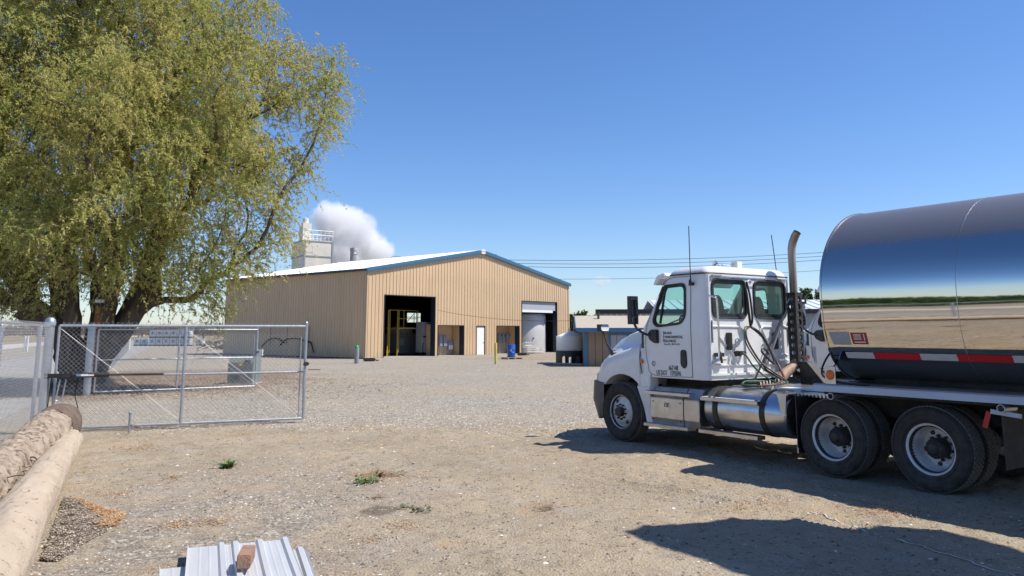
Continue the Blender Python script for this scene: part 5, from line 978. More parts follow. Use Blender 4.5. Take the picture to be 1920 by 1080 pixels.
# ------------------------------------------------------------ logs
def log(label, A, B_, r0, r1, m, seed, endm, bark=.035, cracks=40):
    A, B_ = V(A), V(B_); d = (B_-A); L_ = d.length; nu, nv = 64, int(L_/.045); x = V((0, 0, 1)).cross(d.normalized()).normalized(); z = V((0, 0, 1))
    U, W_ = np.meshgrid(np.arange(nu)*2*pi/nu, np.linspace(0, 1, nv)); S = W_*L_
    rad = r0+(r1-r0)*W_; cu, su = np.cos(U), np.sin(U)
    n1 = vnoise(cu*1.5+seed+7, S*.8+su*1.5+3); n2 = vnoise(cu*5+seed, S*2.2+su*5); n3 = vnoise(U*12+seed, S*5)*vnoise(U*30, S*14+seed)
    rad = rad*(1+.12*(n1-.5))+bark*(n2-.5)+bark*.8*(n3-.3)
    rr_ = random.Random(seed)
    for _ in range(cracks):                                   # worm tracks and bark scars cut into the surface
        a0, s0_ = rr_.uniform(.2, pi), rr_.uniform(.1, L_); ln, sl_, w_ = rr_.uniform(.05, .16), rr_.uniform(-.5, .5), rr_.uniform(.008, .018)
        da = (U-a0); ds = (S-s0_)-sl_*da*.4; dist = np.where(np.abs(da*rad) < ln, np.abs(ds), 9); rad = rad-.018*np.exp(-(dist/w_)**2)
    rad[0] *= .80; rad[1] *= .93
    C_ = np.array(A)[None, None]+W_[..., None]*np.array(d)[None, None]; P = C_+(cu*rad)[..., None]*np.array(x)+(su*rad)[..., None]*np.array(z); P[..., 2] += .06*np.sin(W_*5+seed)*.5
    vs = P.reshape(-1, 3); i, j = np.meshgrid(np.arange(nv-1), np.arange(nu), indexing='ij'); i = i.ravel(); j = j.ravel(); fs = np.stack([i*nu+j, i*nu+(j+1) % nu, (i+1)*nu+(j+1) % nu, (i+1)*nu+j], 1)
    c0 = len(vs); vs = np.vstack([vs, np.array(A)[None]-np.array(d.normalized())[None]*.02]); cap = np.stack([np.full(nu, c0), np.arange(nu), (np.arange(nu)+1) % nu, (np.arange(nu)+1) % nu], 1)
    o = npobj('log', vs, fs, m, smooth=True); o.data.set_sharp_from_angle(angle=R(60))
    me = bpy.data.meshes.new('cut_end'); me.from_pydata([tuple(vs[k]) for k in range(nu)]+[tuple(vs[c0])], [], [(nu, k, (k+1) % nu) for k in range(nu)]); me.materials.append(endm); e = bpy.data.objects.new('cut_end', me); COL.objects.link(e); e.parent = o
    return tag(o, label, 'log', 'logs lying along the fence')
LOG1 = mat('pale_bare_log', (.46, .37, .27), .85, col2=(.38, .29, .21), nscale=3.5, namt=.6, bump=.5, bscale=26, stretch=(1, .5, 1.5)); LOG2 = mat('rough_bark_log', (.40, .32, .235), .9, col2=(.24, .175, .12), nscale=5, namt=.8, bump=.8, bscale=22)
flecks(LOG1, (.15, .105, .07), 9., (2.4, .7, 1.6), .60, .65); flecks(LOG2, (.09, .06, .04), 6., (2., .9, 1.6), .53, .61)
LEND = mat('dark_log_end', (.10, .07, .05), .9, col2=(.20, .145, .10), nscale=7, namt=.8, bump=.8, bscale=30)
lg = log('thick rough barked log lying against the fence with a dark butt end', (-8.02, 14.62, .30), (-4.02, 5.2, .27), .32, .27, LOG2, 21, LEND, .045, 90)
# the dark butt: a sleeve of darker bark over the first part of the log
b = MB(); dd = (V((-4.02, 5.2, .27))-V((-8.02, 14.62, .30))).normalized(); c0_ = V((-8.02, 14.62, .30)); rings = []
xx = V((0, 0, 1)).cross(dd).normalized()
for i, (s_, r_) in enumerate(((-.10, .20), (-.06, .30), (0, .345), (.25, .365), (.55, .36), (.85, .355), (1.15, .35), (1.3, .335))):
    ring = []
    for j in range(40):
        a = 2*pi*j/40; n_ = float(vnoise(np.array(cos(a)*3+5+s_*2), np.array(sin(a)*3+s_*3+9))); rg_ = r_*(1+.10*(n_-.5)); sx_ = s_+(.35*(n_-.5) if i > 5 else 0)
        ring.append(c0_+dd*sx_+xx*cos(a)*rg_+V((0, 0, 1))*sin(a)*rg_*.98)
    rings.append(ring)
b.loft(rings).build('butt_bark', LEND, lg, smooth=60)
log('long smooth pale log lying in front of the rough one', (-7.24, 13.6, .18), (-3.22, 5.0, .25), .165, .25, LOG1, 5, LOG1, .014, 90)
b = MB(); rr_ = random.Random(3)
for _ in range(20):
    s_ = rr_.uniform(1.5, 8.5); p = V((-7.52, 14.0, .34))+V((.425, -.905, 0))*s_; q = [p+V((rr_.gauss(0, .05), rr_.gauss(0, .05), 0))]
    for k in range(4): q.append(q[-1]+V((rr_.gauss(-.03, .06), rr_.gauss(-.05, .07), rr_.gauss(.0, .03))))
    b.tube(smoothpath(q, 3), .006, 4)
tag(b.build('dead_twigs', mat('dead_twig', (.12, .085, .06), .9)), 'dry bent twigs caught between the two logs', 'twigs', kind='stuff')

# ------------------------------------------------------------ sheet metal, brick
SHM = mat('galvalume_sheet', (.60, .605, .61), .42, .2, col2=(.50, .505, .51), nscale=2.5, namt=.6, stretch=(4, .4, 1))
def sheet(label, org, rz, width, length, ribs, z, seed):
    t = MB(); pr = [(0, .035), (.012, .0)]; 
    for x in ribs: pr += [(x-.035, .0), (x-.018, .024), (x+.018, .024), (x+.035, .0)]
    for x in ribs[:-1]: pr += []
    mids = []
    for a, c in zip([0]+ribs[:-1], ribs): 
        for f in (.36, .64): m_ = a+(c-a)*f; mids += [(m_-.012, 0), (m_, .0025), (m_+.012, 0)]
    pr = sorted(pr+mids); pr += [(width-.01, .0), (width, .02)]
    t.loft([[(x, y, zz) for x, zz in pr]+[(x, y, zz-.0015) for x, zz in pr[::-1]] for y in np.linspace(0, -length, 7)])
    for i, p in enumerate(t.v): t.v[i] = (p[0], p[1], p[2]+.006*sin(p[1]*2.2+seed))
    o = t.build('metal_sheet', SHM); o.location = (org[0], org[1], z); o.rotation_euler = (0, 0, rz); return tag(o, label, 'metal sheet', 'ribbed metal sheets stacked on the dirt')
rzs = .36
sheet('upper ribbed metal sheet, the wide one under the block', (-2.74, 7.12), .36, .82, 2.2, [.27, .38, .58, .79], .085, 0.)
sheet('lower ribbed metal sheet showing at the left of the stack', (-2.76, 6.62), .41, .93, 2.0, [.26, .52, .80], .048, 1.)
sheet('bottom ribbed metal sheet under the other two, its edge at the right', (-2.68, 7.05), .34, .93, 2.0, [.30, .60, .88], .012, 2.)
bp_ = G(457, 1066, .12); b = MB(); b.box(-.050, .050, -.05, .26, 0, .10); bk = b.build('block', mat('weathered_brick', (.38, .21, .13), .9, col2=(.24, .15, .10), nscale=9, namt=.8, bump=.6, bscale=60), bevel=.007); bk.location = (bp_.x, bp_.y, .128); bk.rotation_euler = (0, R(2), .19); tag(bk, 'rough reddish brown block lying on the metal sheets', 'block')
md = bk

# ------------------------------------------------------------ loose stones, litter, chips, weeds
def scatter(name, label, cat, pts, size, mats, flatz=.6, kind='stuff', seed=0, lift=0.):
    rg = np.random.default_rng(seed); n = len(pts)
    base = np.array([(1,0,0),(.35,.9,0),(-.8,.6,0),(-.8,-.6,0),(.35,-.95,0),(.1,.1,.8),(0,0,-.5)]); f0 = np.array([(0,1,5),(1,2,5),(2,3,5),(3,4,5),(4,0,5)])
    b_ = base[None]*(1+.35*(rg.random((n, 7, 3))-.5)); b_[..., 2] *= flatz
    s = size if hasattr(size, '__len__') else np.full(n, size); s = np.array(s)*(1+0*rg.random(n)); a = rg.random(n)*2*pi; st = .55+.45*rg.random(n); ca, sa = np.cos(a)[:, None], np.sin(a)[:, None]
    x = b_[..., 0]; y = b_[..., 1]*st[:, None]; X = (x*ca-y*sa)*s[:, None]+pts[:, :1]; Yq = (x*sa+y*ca)*s[:, None]+pts[:, 1:2]; Z = b_[..., 2]*s[:, None]+gheight(pts[:, 0], pts[:, 1])[:, None]+lift
    vs = np.stack([X, Yq, Z], -1).reshape(-1, 3); fs = (np.arange(n)[:, None, None]*7+f0[None]).reshape(-1, 3); mi = np.repeat(rg.integers(0, len(mats), n), 5)
    return tag(npobj(name, vs, fs, mats, mi=mi), label, cat, None, kind)
def field(n, ymin, ymax, seed, power=1.):
    rg = np.random.default_rng(seed); y = ymin+(ymax-ymin)*rg.random(n)**power; x = (rg.random(n)*2-1)*(y*.70+.5); return x, y
ST = [mat('stone_light', (.64, .59, .51), .9), mat('stone_grey', (.28, .255, .225), .9), mat('stone_tan', (.40, .335, .26), .9), mat('stone_dark', (.11, .093, .075), .9), mat('stone_brown', (.30, .22, .155), .9)]
x, y = field(60000, 6.0, 14.5, 1); dn = np.clip(1-np.abs(x+2.9-.0*y)/2.4, 0, 1)*np.clip((13.5-y)/3, 0, 1); dn = dn*np.clip((vnoise(x*1.7+4, y*1.7)-.28)*3, .05, 1); rg = np.random.default_rng(5); keep = rg.random(len(x)) < (.045+.95*dn); x, y = x[keep], y[keep]
x = np.where((x < -3.6) & (y < 9) & (x < -7.6+(14.6-y)*.43), x+9, x)
scatter('loose_gravel', 'loose pale and dark gravel stones on the near dirt', 'gravel', np.stack([x, y], 1), .004+.015*rg.random(len(x))**2.4, ST, seed=2)
x, y = field(52000, 14.5, 23., 3); ed = 16.8+(vnoise(x*.8, x*0)-.5)*2; keep = np.random.default_rng(6).random(len(x)) < np.where(np.abs(y-ed-.4) < 1.2, 1., np.where(y > ed, .5, .07)); x, y = x[keep], y[keep]; keep = x > -7.5; x, y = x[keep], y[keep]
scatter('yard_gravel', 'coarse gravel stones along the edge of the yard surface', 'gravel', np.stack([x, y], 1), .010+.016*np.random.default_rng(8).random(len(x))**2, ST, seed=4)
x, y = field(900, 6.0, 15, 9); scatter('clods', 'larger stones and dirt clods scattered on the near ground', 'stones', np.stack([x, y], 1), .012+.022*np.random.default_rng(3).random(900)**3, ST, seed=7)
def straws(name, label, cat, pts, ln, w_, mats, seed, zs=.0, tilt=.25):
    rg = np.random.default_rng(seed); n = len(pts); a = rg.random(n)*2*pi; l_ = ln*(.4+rg.random(n)); d = np.stack([np.cos(a), np.sin(a), tilt*(rg.random(n)-.3)], 1)*l_[:, None]/2; s = np.stack([-np.sin(a), np.cos(a), 0*a], 1)*w_*(.6+.8*rg.random(n))[:, None]
    bend = np.stack([rg.normal(0, .15, n)*l_, rg.normal(0, .15, n)*l_, .2*l_*rg.random(n)], 1); c = np.stack([pts[:, 0], pts[:, 1], gheight(pts[:, 0], pts[:, 1])+.004+zs*rg.random(n)], 1)
    vs = np.stack([c-d-s, c-d+s, c+bend-s, c+bend+s, c+d-s*.4, c+d+s*.4], 1).reshape(-1, 3); b0 = (np.arange(n)*6)[:, None]; fs = np.concatenate([b0+np.array((0,1,3,2)), b0+np.array((2,3,5,4))]); mi = rg.integers(0, len(mats), n)
    return tag(npobj(name, vs, fs, mats, mi=np.concatenate([mi, mi])), label, cat, None, 'stuff')
CH = [mat('chip_brown', (.27, .205, .15), .9), mat('chip_dark', (.14, .105, .078), .9), mat('chip_pale', (.48, .40, .30), .9)]; OR = [mat('straw_orange', (.48, .26, .11), .9), mat('straw_rust', (.34, .18, .085), .9), mat('straw_pale', (.55, .40, .24), .9)]
rg = np.random.default_rng(31)
x, y = field(2600, 6.0, 15, 12); straws('dry_litter', 'dry straw bits and twigs strewn over the dirt', 'litter', np.stack([x, y], 1), .05, .0022, CH+OR[:1], 5)
x, y = field(19000, 6.0, 17, 15); kk = np.random.default_rng(4).random(len(x)) < .25+1.2*np.clip(vnoise(x*.9+11, y*.9)-.35, 0, 1); x, y = x[kk], y[kk]; kk = ~((x < -3.4) & (x < -7.3+(13.8-y)*.479+.1)); x, y = x[kk], y[kk]
scatter('dark_debris', 'small dark clods and bark bits strewn across the sand', 'debris', np.stack([x, y], 1), .005+.016*np.random.default_rng(13).random(len(x))**2.6, [ST[3], ST[3], ST[4], ST[1]], .8, seed=17)
PA, PB = G(122, 938), G(80, 1050); ax_ = PB-PA; pn = V((-ax_.y, ax_.x, 0)).normalized()
n = 15000; s1 = rg.random(n); wdt = np.interp(s1, [0, .12, .42, .7, 1.], [.06, .22, .50, .44, .10])*(1+.25*(vnoise(s1*6, s1*0)-.5)); t1 = rg.random(n)**1.1*wdt; p = np.stack([PA.x+ax_.x*s1+pn.x*t1+rg.normal(0, .012, n), PA.y+ax_.y*s1+pn.y*t1+rg.normal(0, .012, n)], 1)
straws('bark_chips', 'brown bark chips heaped beside the pale log', 'wood chips', p, .032, .0055, CH, 6, .03*(1-(t1/(wdt+.01))**2))
n = 4200; s1 = rg.random(n)*.62; wdt = np.interp(s1, [0, .12, .42, .7], [.10, .26, .56, .45]); t1 = wdt*(.78+.34*rg.random(n)); p = np.stack([PA.x+ax_.x*s1+pn.x*t1+rg.normal(0, .02, n), PA.y+ax_.y*s1+pn.y*t1+rg.normal(0, .02, n)], 1); straws('orange_straw', 'orange dry straw at the upper edge of the bark chips', 'straw', p, .036, .004, OR, 7, .02)
pp = []
for (u, v, s_, n) in ((262, 838, .16, 300), (335, 986, .12, 260), (410, 980, .10, 160), (455, 815, .2, 260), (695, 890, .16, 300), (220, 928, .10, 160), (325, 897, .10, 120), (1655, 958, .17, 420), (765, 985, .10, 120), (700, 1010, .12, 90), (1430, 940, .18, 220), (1380, 950, .15, 120), (690, 830, .35, 300), (1240, 900, .5, 260)):
    c = G(u, v); pp.append(np.stack([c.x+rg.normal(0, s_, n), c.y+rg.normal(0, s_, n)], 1))
straws('straw_tufts', 'small orange straw patches dotted over the dirt', 'straw', np.vstack(pp), .045, .003, OR, 8, .012)
# litter between the logs and under the tree
p = []
for s_ in np.linspace(.5, 9, 1500): c = V((-7.50, 14.0, 0))+V((.425, -.905, 0))*s_; p.append((c.x+rg.normal(0, .05), c.y+rg.normal(0, .05)))
straws('log_litter', 'bark litter lying between the two logs', 'litter', np.array(p), .05, .006, CH, 9, .20)
p = np.stack([-14+rg.normal(0, 5., 16000), 28+rg.normal(0, 3.6, 16000)], 1); p = p[(p[:, 1] > 23)]; straws('leaf_litter', 'brown fallen twigs and leaves under the big tree', 'leaf litter', p, .12, .012, CH+OR[1:2], 10, .03)
def weed(label, loc, n, ln, m, seed, spread=1., up=.6, w_=.016):
    rg = np.random.default_rng(seed); t = thing('weed', label, 'weed', loc, 0, 'green weeds growing in the dirt'); b = MB()
    for k in range(n):
        a = rg.random()*2*pi; l_ = ln*(.5+.6*rg.random()); u_ = up*(.3+rg.random()*.9); c = V((rg.normal(0, .035)*spread, rg.normal(0, .03)*spread, 0)); d = V((cos(a), sin(a), 0)); s = V((-sin(a), cos(a), 0))*w_*(.6+.7*rg.random()); P = []
        for i, f in enumerate((0, .35, .7, 1.)): q = c+d*l_*f*(1-.2*u_)+V((0, 0, l_*u_*(f-.55*f*f)*1.2+.004)); ww = (.35, 1., .75, .06)[i]; P += [q-s*ww, q+V((0, 0, -.25*w_*ww)), q+s*ww]
        b.add(P, [(i*3+j, i*3+j+1, i*3+j+4, i*3+j+3) for i in range(3) for j in range(2)])
    b.build('leaves', m, t, fix=False); return t
WG = mat('weed_green', (.11, .165, .04), .6, col2=(.17, .22, .07), nscale=25, namt=.8); WB = mat('dried_weed', (.20, .15, .06), .8, col2=(.26, .12, .07), nscale=20, namt=.8)
weed('bright green leafy weed standing alone left of centre on the dirt', G(427, 878), 60, .21, WG, 1, 1., 1.0); weed('low green and brown weed beside a reddish dry patch', G(690, 905), 44, .17, WG, 2, 1.8, .7); weed('brown dried weed spreading behind the low green one', G(715, 893), 80, .22, WB, 3, 4.5, .45, .012)
weed('small dark weed at the edge of the damp spot', G(770, 957), 34, .11, mat('weed_dark', (.055, .085, .025), .7, col2=(.16, .13, .06), nscale=20, namt=.8), 4, 3., .6, .012); weed('tiny dried weed above the damp spot', G(708, 934), 22, .09, WB, 5, 1.6, .3, .008); weed('brown dried weed cluster between gate and metal sheets', G(322, 896), 26, .09, WB, 6, 1.6, .35, .009); weed('dry sprig right of the damp spot towards the shadow', G(1024, 953), 26, .12, WB, 7, 2.0, .4, .007)
wire('cord', G(1520, 955, .02), G(1935, 1083, .02), -.0, .009, 'thin pale cord lying across the dark shadow at the lower right', 'cord', 40, mat('pale_cord', (.60, .56, .48), .8))
cc_ = bpy.data.objects['cord']; rgc = random.Random(2)
for i, v_ in enumerate(cc_.data.vertices): v_.co.x += .02*sin((i//5)*.9)+.01*sin((i//5)*2.3); v_.co.y += .02*cos((i//5)*.7)
for v_ in cc_.data.vertices: v_.co.z = float(gheight(np.array(v_.co.x), np.array(v_.co.y)))+.008

# ------------------------------------------------------------ the big willow
def leafmat(name, a, c, k=.35):
    m = bpy.data.materials.new(name); m.use_nodes = True; N, L = nodes(m); N.remove(N['Principled BSDF']); geo = N.new('ShaderNodeNewGeometry'); n = N.new('ShaderNodeTexNoise'); n.inputs['Scale'].default_value = .45; n.inputs['Detail'].default_value = 5; L.new(geo.outputs['Position'], n.inputs[0])
    mr = N.new('ShaderNodeMapRange'); mr.inputs[1].default_value = .36; mr.inputs[2].default_value = .62; L.new(n.outputs[0], mr.inputs[0]); mx = N.new('ShaderNodeMix'); mx.data_type = 'RGBA'; mx.inputs[6].default_value = (*a, 1); mx.inputs[7].default_value = (*c, 1); L.new(mr.outputs[0], mx.inputs[0])
    d = N.new('ShaderNodeBsdfDiffuse'); t = N.new('ShaderNodeBsdfTranslucent'); s = N.new('ShaderNodeMixShader'); s.inputs[0].default_value = k
    for q in (d, t): L.new(mx.outputs[2], q.inputs[0])
    L.new(d.outputs[0], s.inputs[1]); L.new(t.outputs[0], s.inputs[2]); L.new(s.outputs[0], N['Material Output'].inputs[0]); return m
BARK = mat('willow_bark', (.075, .056, .042), .95, col2=(.19, .145, .11), nscale=3, namt=.8, bump=1., bscale=7, stretch=(3, 3, .5)); TWIG = mat('willow_twig', (.28, .21, .10), .9)
def build_tree(name, label, base, lobes, nclust, twigs, leaves, leaf_len, twig_len, lmats, trunk_r, stems, seed, droop=.9, group=None, bark=BARK, minr=.012):
    rg = np.random.default_rng(seed); base = np.array(base, float); cen = np.array([l[:3] for l in lobes]); rad = np.array([l[3] for l in lobes]); root = thing(name, label, 'tree', tuple(base), 0, group)
    # cluster centres, biased towards the outside of the union of lobes
    pts = []; wt = rad**1.9; wt /= wt.sum(); tries = 0; md_ = (np.sum(rad**3)*4.2/nclust)**(1/3)*.62
    while len(pts) < nclust and tries < nclust*400:
        tries += 1; k = rg.choice(len(rad), p=wt); d = rg.normal(size=3); d /= np.linalg.norm(d); p = cen[k]+d*rad[k]*(rg.random()**.42)*np.array((1, 1, .92))
        if p[2] < base[2]+.6: continue
        if pts and np.min(np.sum((np.array(pts)-p)**2, 1)) < md_**2*(.35+.65*(1-tries/(nclust*400))): continue
        pts.append(p)
    pts = np.array(pts); N_ = [base.copy()]; par = [-1]; dirs = [np.array((0, 0, 1.))]; deep = [0.]
    def add_path(i0, target, k, bendup=.35):
        p0 = N_[i0]; dv = target-p0; dist = np.linalg.norm(dv); d0 = dirs[i0]*.5+dv/dist*.5+np.array((0, 0, bendup*.4)); d0 /= np.linalg.norm(d0); c = p0+d0*dist*.45; n = max(2, int(dist/k)); prev = i0
        for j in range(1, n+1):
            t = j/n; q = p0*(1-t)**2+2*c*t*(1-t)+target*t*t+rg.normal(0, .03, 3)*min(1, dist*.4)*(j < n); dd_ = q-N_[prev]; dd_ /= (np.linalg.norm(dd_)+1e-9); N_.append(q); par.append(prev); dirs.append(dd_); deep.append(deep[prev]+np.linalg.norm(q-N_[prev])); prev = len(N_)-1
        return prev
    starts = []
    for s in stems: starts.append(add_path(0, base+np.array(s), .5, .5))
    order = np.argsort(np.linalg.norm(pts-base, axis=1)); ends = []
    for ci in order:
        p = pts[ci]; A = np.array(N_); dv = p-A; dist = np.linalg.norm(dv, axis=1); dirA = np.array(dirs); cosang = np.sum(dv*dirA, 1)/(dist+1e-6); cost = dist*(1.5-.6*cosang)+.12*np.array(deep)+np.where(A[:, 2] > p[2]+.5, 3, 0); cost[0] += 99
        ends.append((add_path(int(np.argmin(cost)), p, .55), p))
    A = np.array(N_); par_ = np.array(par); cnt = np.zeros(len(A))
    for e, _ in ends: cnt[e] += 1
    for i in range(len(A)-1, 0, -1): cnt[par_[i]] += max(cnt[i], .6)
    rr = minr*1.2*np.power(np.maximum(cnt, 1), .52); rr = rr/ max(rr.max(), 1e-6) * trunk_r if False else np.minimum(rr*trunk_r/rr[1:].max(), 1.)**1.0 if False else rr
    sc = trunk_r/ (minr*1.2*max(cnt[1:].max(), 1)**.52); rr = minr+(rr-minr*1.2)*sc if sc > 0 else rr; rr = np.maximum(rr, minr)
    # tubes per edge
    k = 7; ii_ = np.arange(1, len(A)); P0_ = A[par_[ii_]]; P1_ = A[ii_]; D = P1_-P0_; D /= (np.linalg.norm(D, axis=1)[:, None]+1e-9); up = np.where(np.abs(D[:, 2:3]) < .9, np.array([[0, 0, 1.]]), np.array([[1., 0, 0]])); X_ = np.cross(D, up); X_ /= np.linalg.norm(X_, axis=1)[:, None]; Y_ = np.cross(D, X_)
    r1 = rr[ii_]; r0 = np.minimum(rr[par_[ii_]], r1*1.35); ang = np.arange(k)*2*pi/k; ring = lambda C, r: C[:, None]+(X_[:, None]*np.cos(ang)[None, :, None]+Y_[:, None]*np.sin(ang)[None, :, None])*r[:, None, None]
    vs = np.concatenate([ring(P0_-D*r0[:, None]*.25, r0), ring(P1_+D*r1[:, None]*.25, r1)], 1).reshape(-1, 3); b0 = (np.arange(len(ii_))*2*k)[:, None]; fs = np.concatenate([b0+np.array((j, (j+1) % k, k+(j+1) % k, k+j)) for j in range(k)])
    npobj('trunk' if trunk_r > .3 else 'branches', vs-base, fs, bark, root, smooth=True)
    # drooping twigs with leaves
    tv, tf, lv, lf_, lm = [], [], [], [], []; nseg = 5
    E_ = np.array([p for _, p in ends]); T = np.repeat(E_, twigs, 0); n = len(T); out = T-(base+np.array((0, 0, 3.))); out /= np.linalg.norm(out, axis=1)[:, None]; d = rg.normal(size=(n, 3))*.75+out*.8+np.array((0, 0, .25)); d /= np.linalg.norm(d, axis=1)[:, None]
    st = T+rg.normal(size=(n, 3))*twig_len*.36; ln = twig_len*(.45+.9*rg.random(n)); tt_ = np.linspace(0, 1, nseg+1); dr = droop*(.3+rg.random(n))
    C = st[:, None]+d[:, None]*(ln[:, None, None]*tt_[None, :, None]*(1-.35*tt_[None, :, None])); C[..., 2] -= (dr*ln)[:, None]*(tt_**2)[None]*.75
    w_ = np.cross(d, rg.normal(size=(n, 3))); w_ /= np.linalg.norm(w_, axis=1)[:, None]; wd = np.linspace(.006, .002, nseg+1); L0 = C-w_[:, None]*wd[None, :, None]; L1_ = C+w_[:, None]*wd[None, :, None]
    vs = np.stack([L0, L1_], 2).reshape(-1, 3); b0 = (np.arange(n)*2*(nseg+1))[:, None]; fs = np.concatenate([b0+np.array((2*j, 2*j+1, 2*j+3, 2*j+2)) for j in range(nseg)])
    npobj('twigs', vs-base, fs, TWIG if bark is BARK else bark, root)
    if leaves:
        u = rg.random((n, leaves))*.95+.05; f = u*nseg; i0 = np.minimum(f.astype(int), nseg-1); fr = (f-i0)[..., None]; ar = np.arange(n)[:, None]; Pp = C[ar, i0]*(1-fr)+C[ar, i0+1]*fr; tg = C[ar, i0+1]-C[ar, i0]; tg /= np.linalg.norm(tg, axis=2)[..., None]
        Pp = Pp.reshape(-1, 3); tg = tg.reshape(-1, 3); m = len(Pp); ld = tg*.9+rg.normal(size=(m, 3))*.65; ld[:, 2] -= .2; ld /= np.linalg.norm(ld, axis=1)[:, None]; sd_ = np.cross(ld, rg.normal(size=(m, 3))); sd_ /= np.linalg.norm(sd_, axis=1)[:, None]
        l_ = leaf_len*(.6+.8*rg.random(m))[:, None]; wv = l_*.19; vs = np.stack([Pp, Pp+ld*l_*.45+sd_*wv, Pp+ld*l_, Pp+ld*l_*.45-sd_*wv], 1).reshape(-1, 3); fs = (np.arange(m)*4)[:, None]+np.arange(4)[None]
        mi = np.repeat(rg.choice(len(lmats), n, p=[.6, .4] if len(lmats) == 2 else None), leaves); npobj('crown', vs-base, fs, lmats, root, mi=mi)
    return root
TY_ = 27.6; pxm = 1500./TY_
def lobe(u, v, r, dy=0.): p = AtY(u, v, TY_+dy); return (p.x, p.y, p.z, r*(TY_+dy)/1500.)
LB = [lobe(540, 150, 92), lobe(556, 225, 80, -.5), lobe(500, 305, 72), lobe(420, 60, 95), lobe(400, 180, 130, -1.5), lobe(300, 40, 150), lobe(150, 20, 170, 1), lobe(0, 60, 170), lobe(60, 200, 190, -2), lobe(240, 220, 180, -2.5), lobe(400, 330, 140, -1.5), lobe(465, 395, 68, -.5), lobe(410, 455, 78, -.5),
      lobe(330, 470, 100, -1.5), lobe(260, 490, 70, -2), lobe(370, 530, 45), lobe(60, 420, 120, -2), lobe(20, 485, 70, -1), lobe(150, 380, 140, -3), lobe(190, 450, 75, -2.5), lobe(-150, 250, 220), lobe(-120, 480, 130), lobe(-100, 20, 180), lobe(150, 200, 190, 3), lobe(350, 250, 150, 3), lobe(0, 380, 150, 3), lobe(250, 420, 110, 3), lobe(330, 110, 150, 2), lobe(200, -100, 200), lobe(0, -120, 200), lobe(300, 545, 45, -1), lobe(360, 535, 55, -1.5), lobe(400, 520, 48, -1.2), lobe(330, 560, 35, -1), lobe(30, 540, 40, -1), lobe(-20, 560, 60), lobe(270, 548, 36, -1.5), lobe(450, 500, 48), lobe(490, 440, 50), lobe(500, 380, 48), lobe(390, 545, 34), lobe(150, 500, 42, -2.6), lobe(230, 510, 40, -2.6), lobe(80, 520, 38, -2)]
LM = [leafmat('willow_leaf_ochre', (.50, .49, .16), (.60, .53, .20), .5), leafmat('willow_leaf_green', (.32, .39, .12), (.48, .48, .15), .5)]
st = [(-.75, -.3, 1.9), (-1.2, .3, 2.6), (-.35, -.5, 2.4), (.3, .2, 2.6), (.8, -.4, 2.3), (1.45, .1, 2.8), (.1, .8, 2.5), (1.75, -.3, 2.5)]
build_tree('willow_tree', 'huge olive green willow with several thick dark stems behind the far gate', (-14.6, 27.9, 0), LB, 740, 66, 22, .086, .95, LM, .46, st, 3, .75)
# flared multi-stem butt
wt_ = [o for o in bpy.data.objects if o.name.startswith('willow_tree')][0]
b = MB()
for k, s in enumerate(st):
    S_ = V(s); a = math.atan2(S_.y, S_.x); b0 = V((cos(a)*.36-.1, sin(a)*.34, -.05)); P = smoothpath([b0*1.25, b0*.95+V((0, 0, .6)), b0+V((S_.x*.25, S_.y*.25, 1.2)), S_*.95+V((0, 0, .1)), S_*1.28+V((0, 0, .8)), S_*1.55+V((0, 0, 1.7))], 5)
    rs = list(np.interp(np.linspace(0, 1, len(P)), [0, .2, .5, .8, 1], [.44, .37, .31, .25, .16])); rr_ = random.Random(k); b.tube(P, [r*(1+.08*sin(i*2.1+k)) for i, r in enumerate(rs)], 18)
o = b.build('stems', BARK, wt_, smooth=70)
for v_ in o.data.vertices:
    p = v_.co; n_ = float(vnoise(np.array(p.x*7+p.y*5), np.array(p.z*1.1+p.y*3)))-.5; r_ = V((p.x, p.y, 0)); v_.co += r_.normalized()*n_*.13 if r_.length > 1e-3 else V()
# bare bushes and trees on the horizon
BB = mat('bare_brush', (.20, .165, .13), .95); DG = [leafmat('far_green_leaf', (.05, .085, .025), (.08, .11, .03), .2)]
def far_tree(label, u, y, hw, h, seed, leaves=0, lm=None, group='bare bushes along the horizon', name='bare_tree', tw=26):
    x = AtY(u, 600, y).x; s = h*.42; rgl = random.Random(seed); L_ = [(x+rgl.uniform(-.5, .5)*hw, y+rgl.uniform(-.4, .4)*hw, h*rgl.uniform(.45, .72), h*rgl.uniform(.25, .36)) for _ in range(4)]
    return build_tree(name, label, (x, y, 0), L_, 26, tw, leaves, .35 if leaves else .1, h*.14, lm or LM, .20, [(0, 0, h*.2)], seed, .1, group, BB, .05)
hb = [(205, 3.0, 6), (232, 4.0, 9.5), (262, 3.0, 6.5), (290, 3.2, 6.8), (318, 3.2, 6.2), (352, 3., 8.), (385, 4.0, 9.), (412, 4., 7.6), (8, 3., 5.), (52, 3.5, 6), (-40, 4, 7), (95, 3, 6)]
nm = ['bare grey brown bush, leftmost right of the willow stems', 'tall bare brown tree just right of the willow stems', 'low bare bush right of the tall bare tree', 'wide low bare bush above the white end post', 'low bare bush left of the gate centre post', 'rounded bare bush above the tote stack', 'tall bare bush between totes and warehouse', 'bare bush touching the warehouse edge', 'bare bush far left beyond the road fence', 'bare bush beyond the slim fence post', 'bare bush outside the left edge', 'bare bush seen left of the willow trunk']
for k, (u, hw, h) in enumerate(hb): far_tree(nm[k], u, 230, hw*1.6, h*.72, 40+k)
far_tree('dark green leafy tree peeking over the long white roof', 1515, 120, 2.6, 8.4, 77, 26, DG, None, 'green_tree', 30)
far_tree('dark bare shrub between warehouse and shed', 1078, 95, 1.6, 4.0, 78, 12, DG, None, 'shrub')
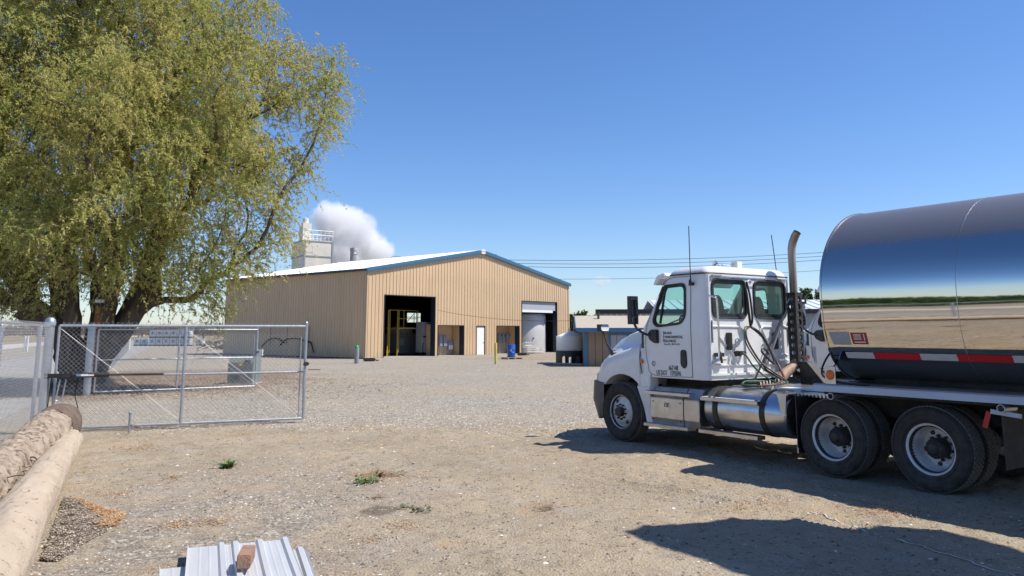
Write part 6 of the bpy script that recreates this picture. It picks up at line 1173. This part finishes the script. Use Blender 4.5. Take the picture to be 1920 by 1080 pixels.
tag(MB().box(-1, 1, -.4, .4, 0, 1).build('x', BB), 'x', 'x') and bpy.data.objects.remove(bpy.data.objects['x'])
# low brown brush masses at the edge of the land
def brush(name, x0, x1, y, h, n, seed, m):
    rg = np.random.default_rng(seed); px = x0+(x1-x0)*rg.random(n); hh = h*(.3+.9*vnoise(px*.05+seed, px*0+3.3))*(.2+.8*rg.random(n)); py = y+rg.normal(0, 6, n); d = np.stack([rg.normal(0, .5, n), rg.normal(0, .3, n), .3+rg.random(n)], 1); l_ = (.5+1.2*rg.random(n))[:, None]; c = np.stack([px, py, hh*.8], 1); s = np.stack([rg.normal(0, .16, n), 0*px, rg.normal(0, .05, n)], 1)
    vs = np.stack([c-d*l_/2-s, c-d*l_/2+s, c+d*l_/2+s*.3, c+d*l_/2-s*.3], 1).reshape(-1, 3); return tag(npobj(name, vs, (np.arange(n)*4)[:, None]+np.arange(4)[None], m), 'low brown brush along the edge of the far fields', 'brush', None, 'stuff')
brush('far_brush', -330, 40, 330, 6.2, 26000, 1, [BB]); brush('far_brush', 40, 420, 330, 5, 16000, 2, [BB])

# ------------------------------------------------------------ added, unseen canopy right of the camera, outlined to cast the lower right shadow
HC = 6.3; sh = HC/tan(SUN_EL); ox, oy = sin(SUN_AZ)*sh, cos(SUN_AZ)*sh
out_px = [(1168, 1000), (1215, 990), (1290, 986), (1370, 973), (1450, 974), (1540, 981), (1592, 990), (1640, 983), (1715, 985), (1800, 998), (1920, 1030)]
PO = [G(*p) for p in out_px]; PO = [(p.x+ox, p.y+oy) for p in PO]; PO += [(10.2, 5.0), (9.6, 3.2), (6.4, 3.6), tuple(x for x in (G(1400, 1080).x+ox, G(1400, 1080).y+oy)), (G(1270, 1035).x+ox, G(1270, 1035).y+oy)]
t = thing('added_occluder', 'added unseen canopy on tall posts standing right of the camera', 'occluder', (0, 0, 0), 0); MB().prism(PO, HC-.03, HC+.03, 'z').build('fabric', mat('occluder_canvas', (.62, .58, .50), .9), t)
for x, y in ((8.9, 4.0), (7.6, 4.0), (9.6, 5.0)): MB().tube([(x, y, 0), (x, y, HC)], .06, 10).build('pole', GALV, t)

def crop(name, x0, x1, y0, y1, h, n, seed, m):
    rg = np.random.default_rng(seed); c = np.stack([x0+(x1-x0)*rg.random(n)**2, y0+(y1-y0)*rg.random(n), h*rg.random(n)**.6], 1); d = np.stack([rg.normal(0, .4, n), rg.normal(0, .4, n), .3+rg.random(n)], 1)*.5; q = np.stack([rg.normal(0, .12, n), rg.normal(0, .16, n), 0*c[:, 0]], 1)
    vs = np.stack([c-d-q, c-d+q, c+d+q*.3, c+d-q*.3], 1).reshape(-1, 3); return tag(npobj(name, vs, (np.arange(n)*4)[:, None]+np.arange(4)[None], m), 'tall green crop growing beyond the road left of the camera', 'crop', None, 'stuff')
crop('green_crop', -50, -66, -110, 24, 3.0, 52000, 5, [leafmat('crop_leaf', (.05, .095, .03), (.075, .12, .04), .3)])
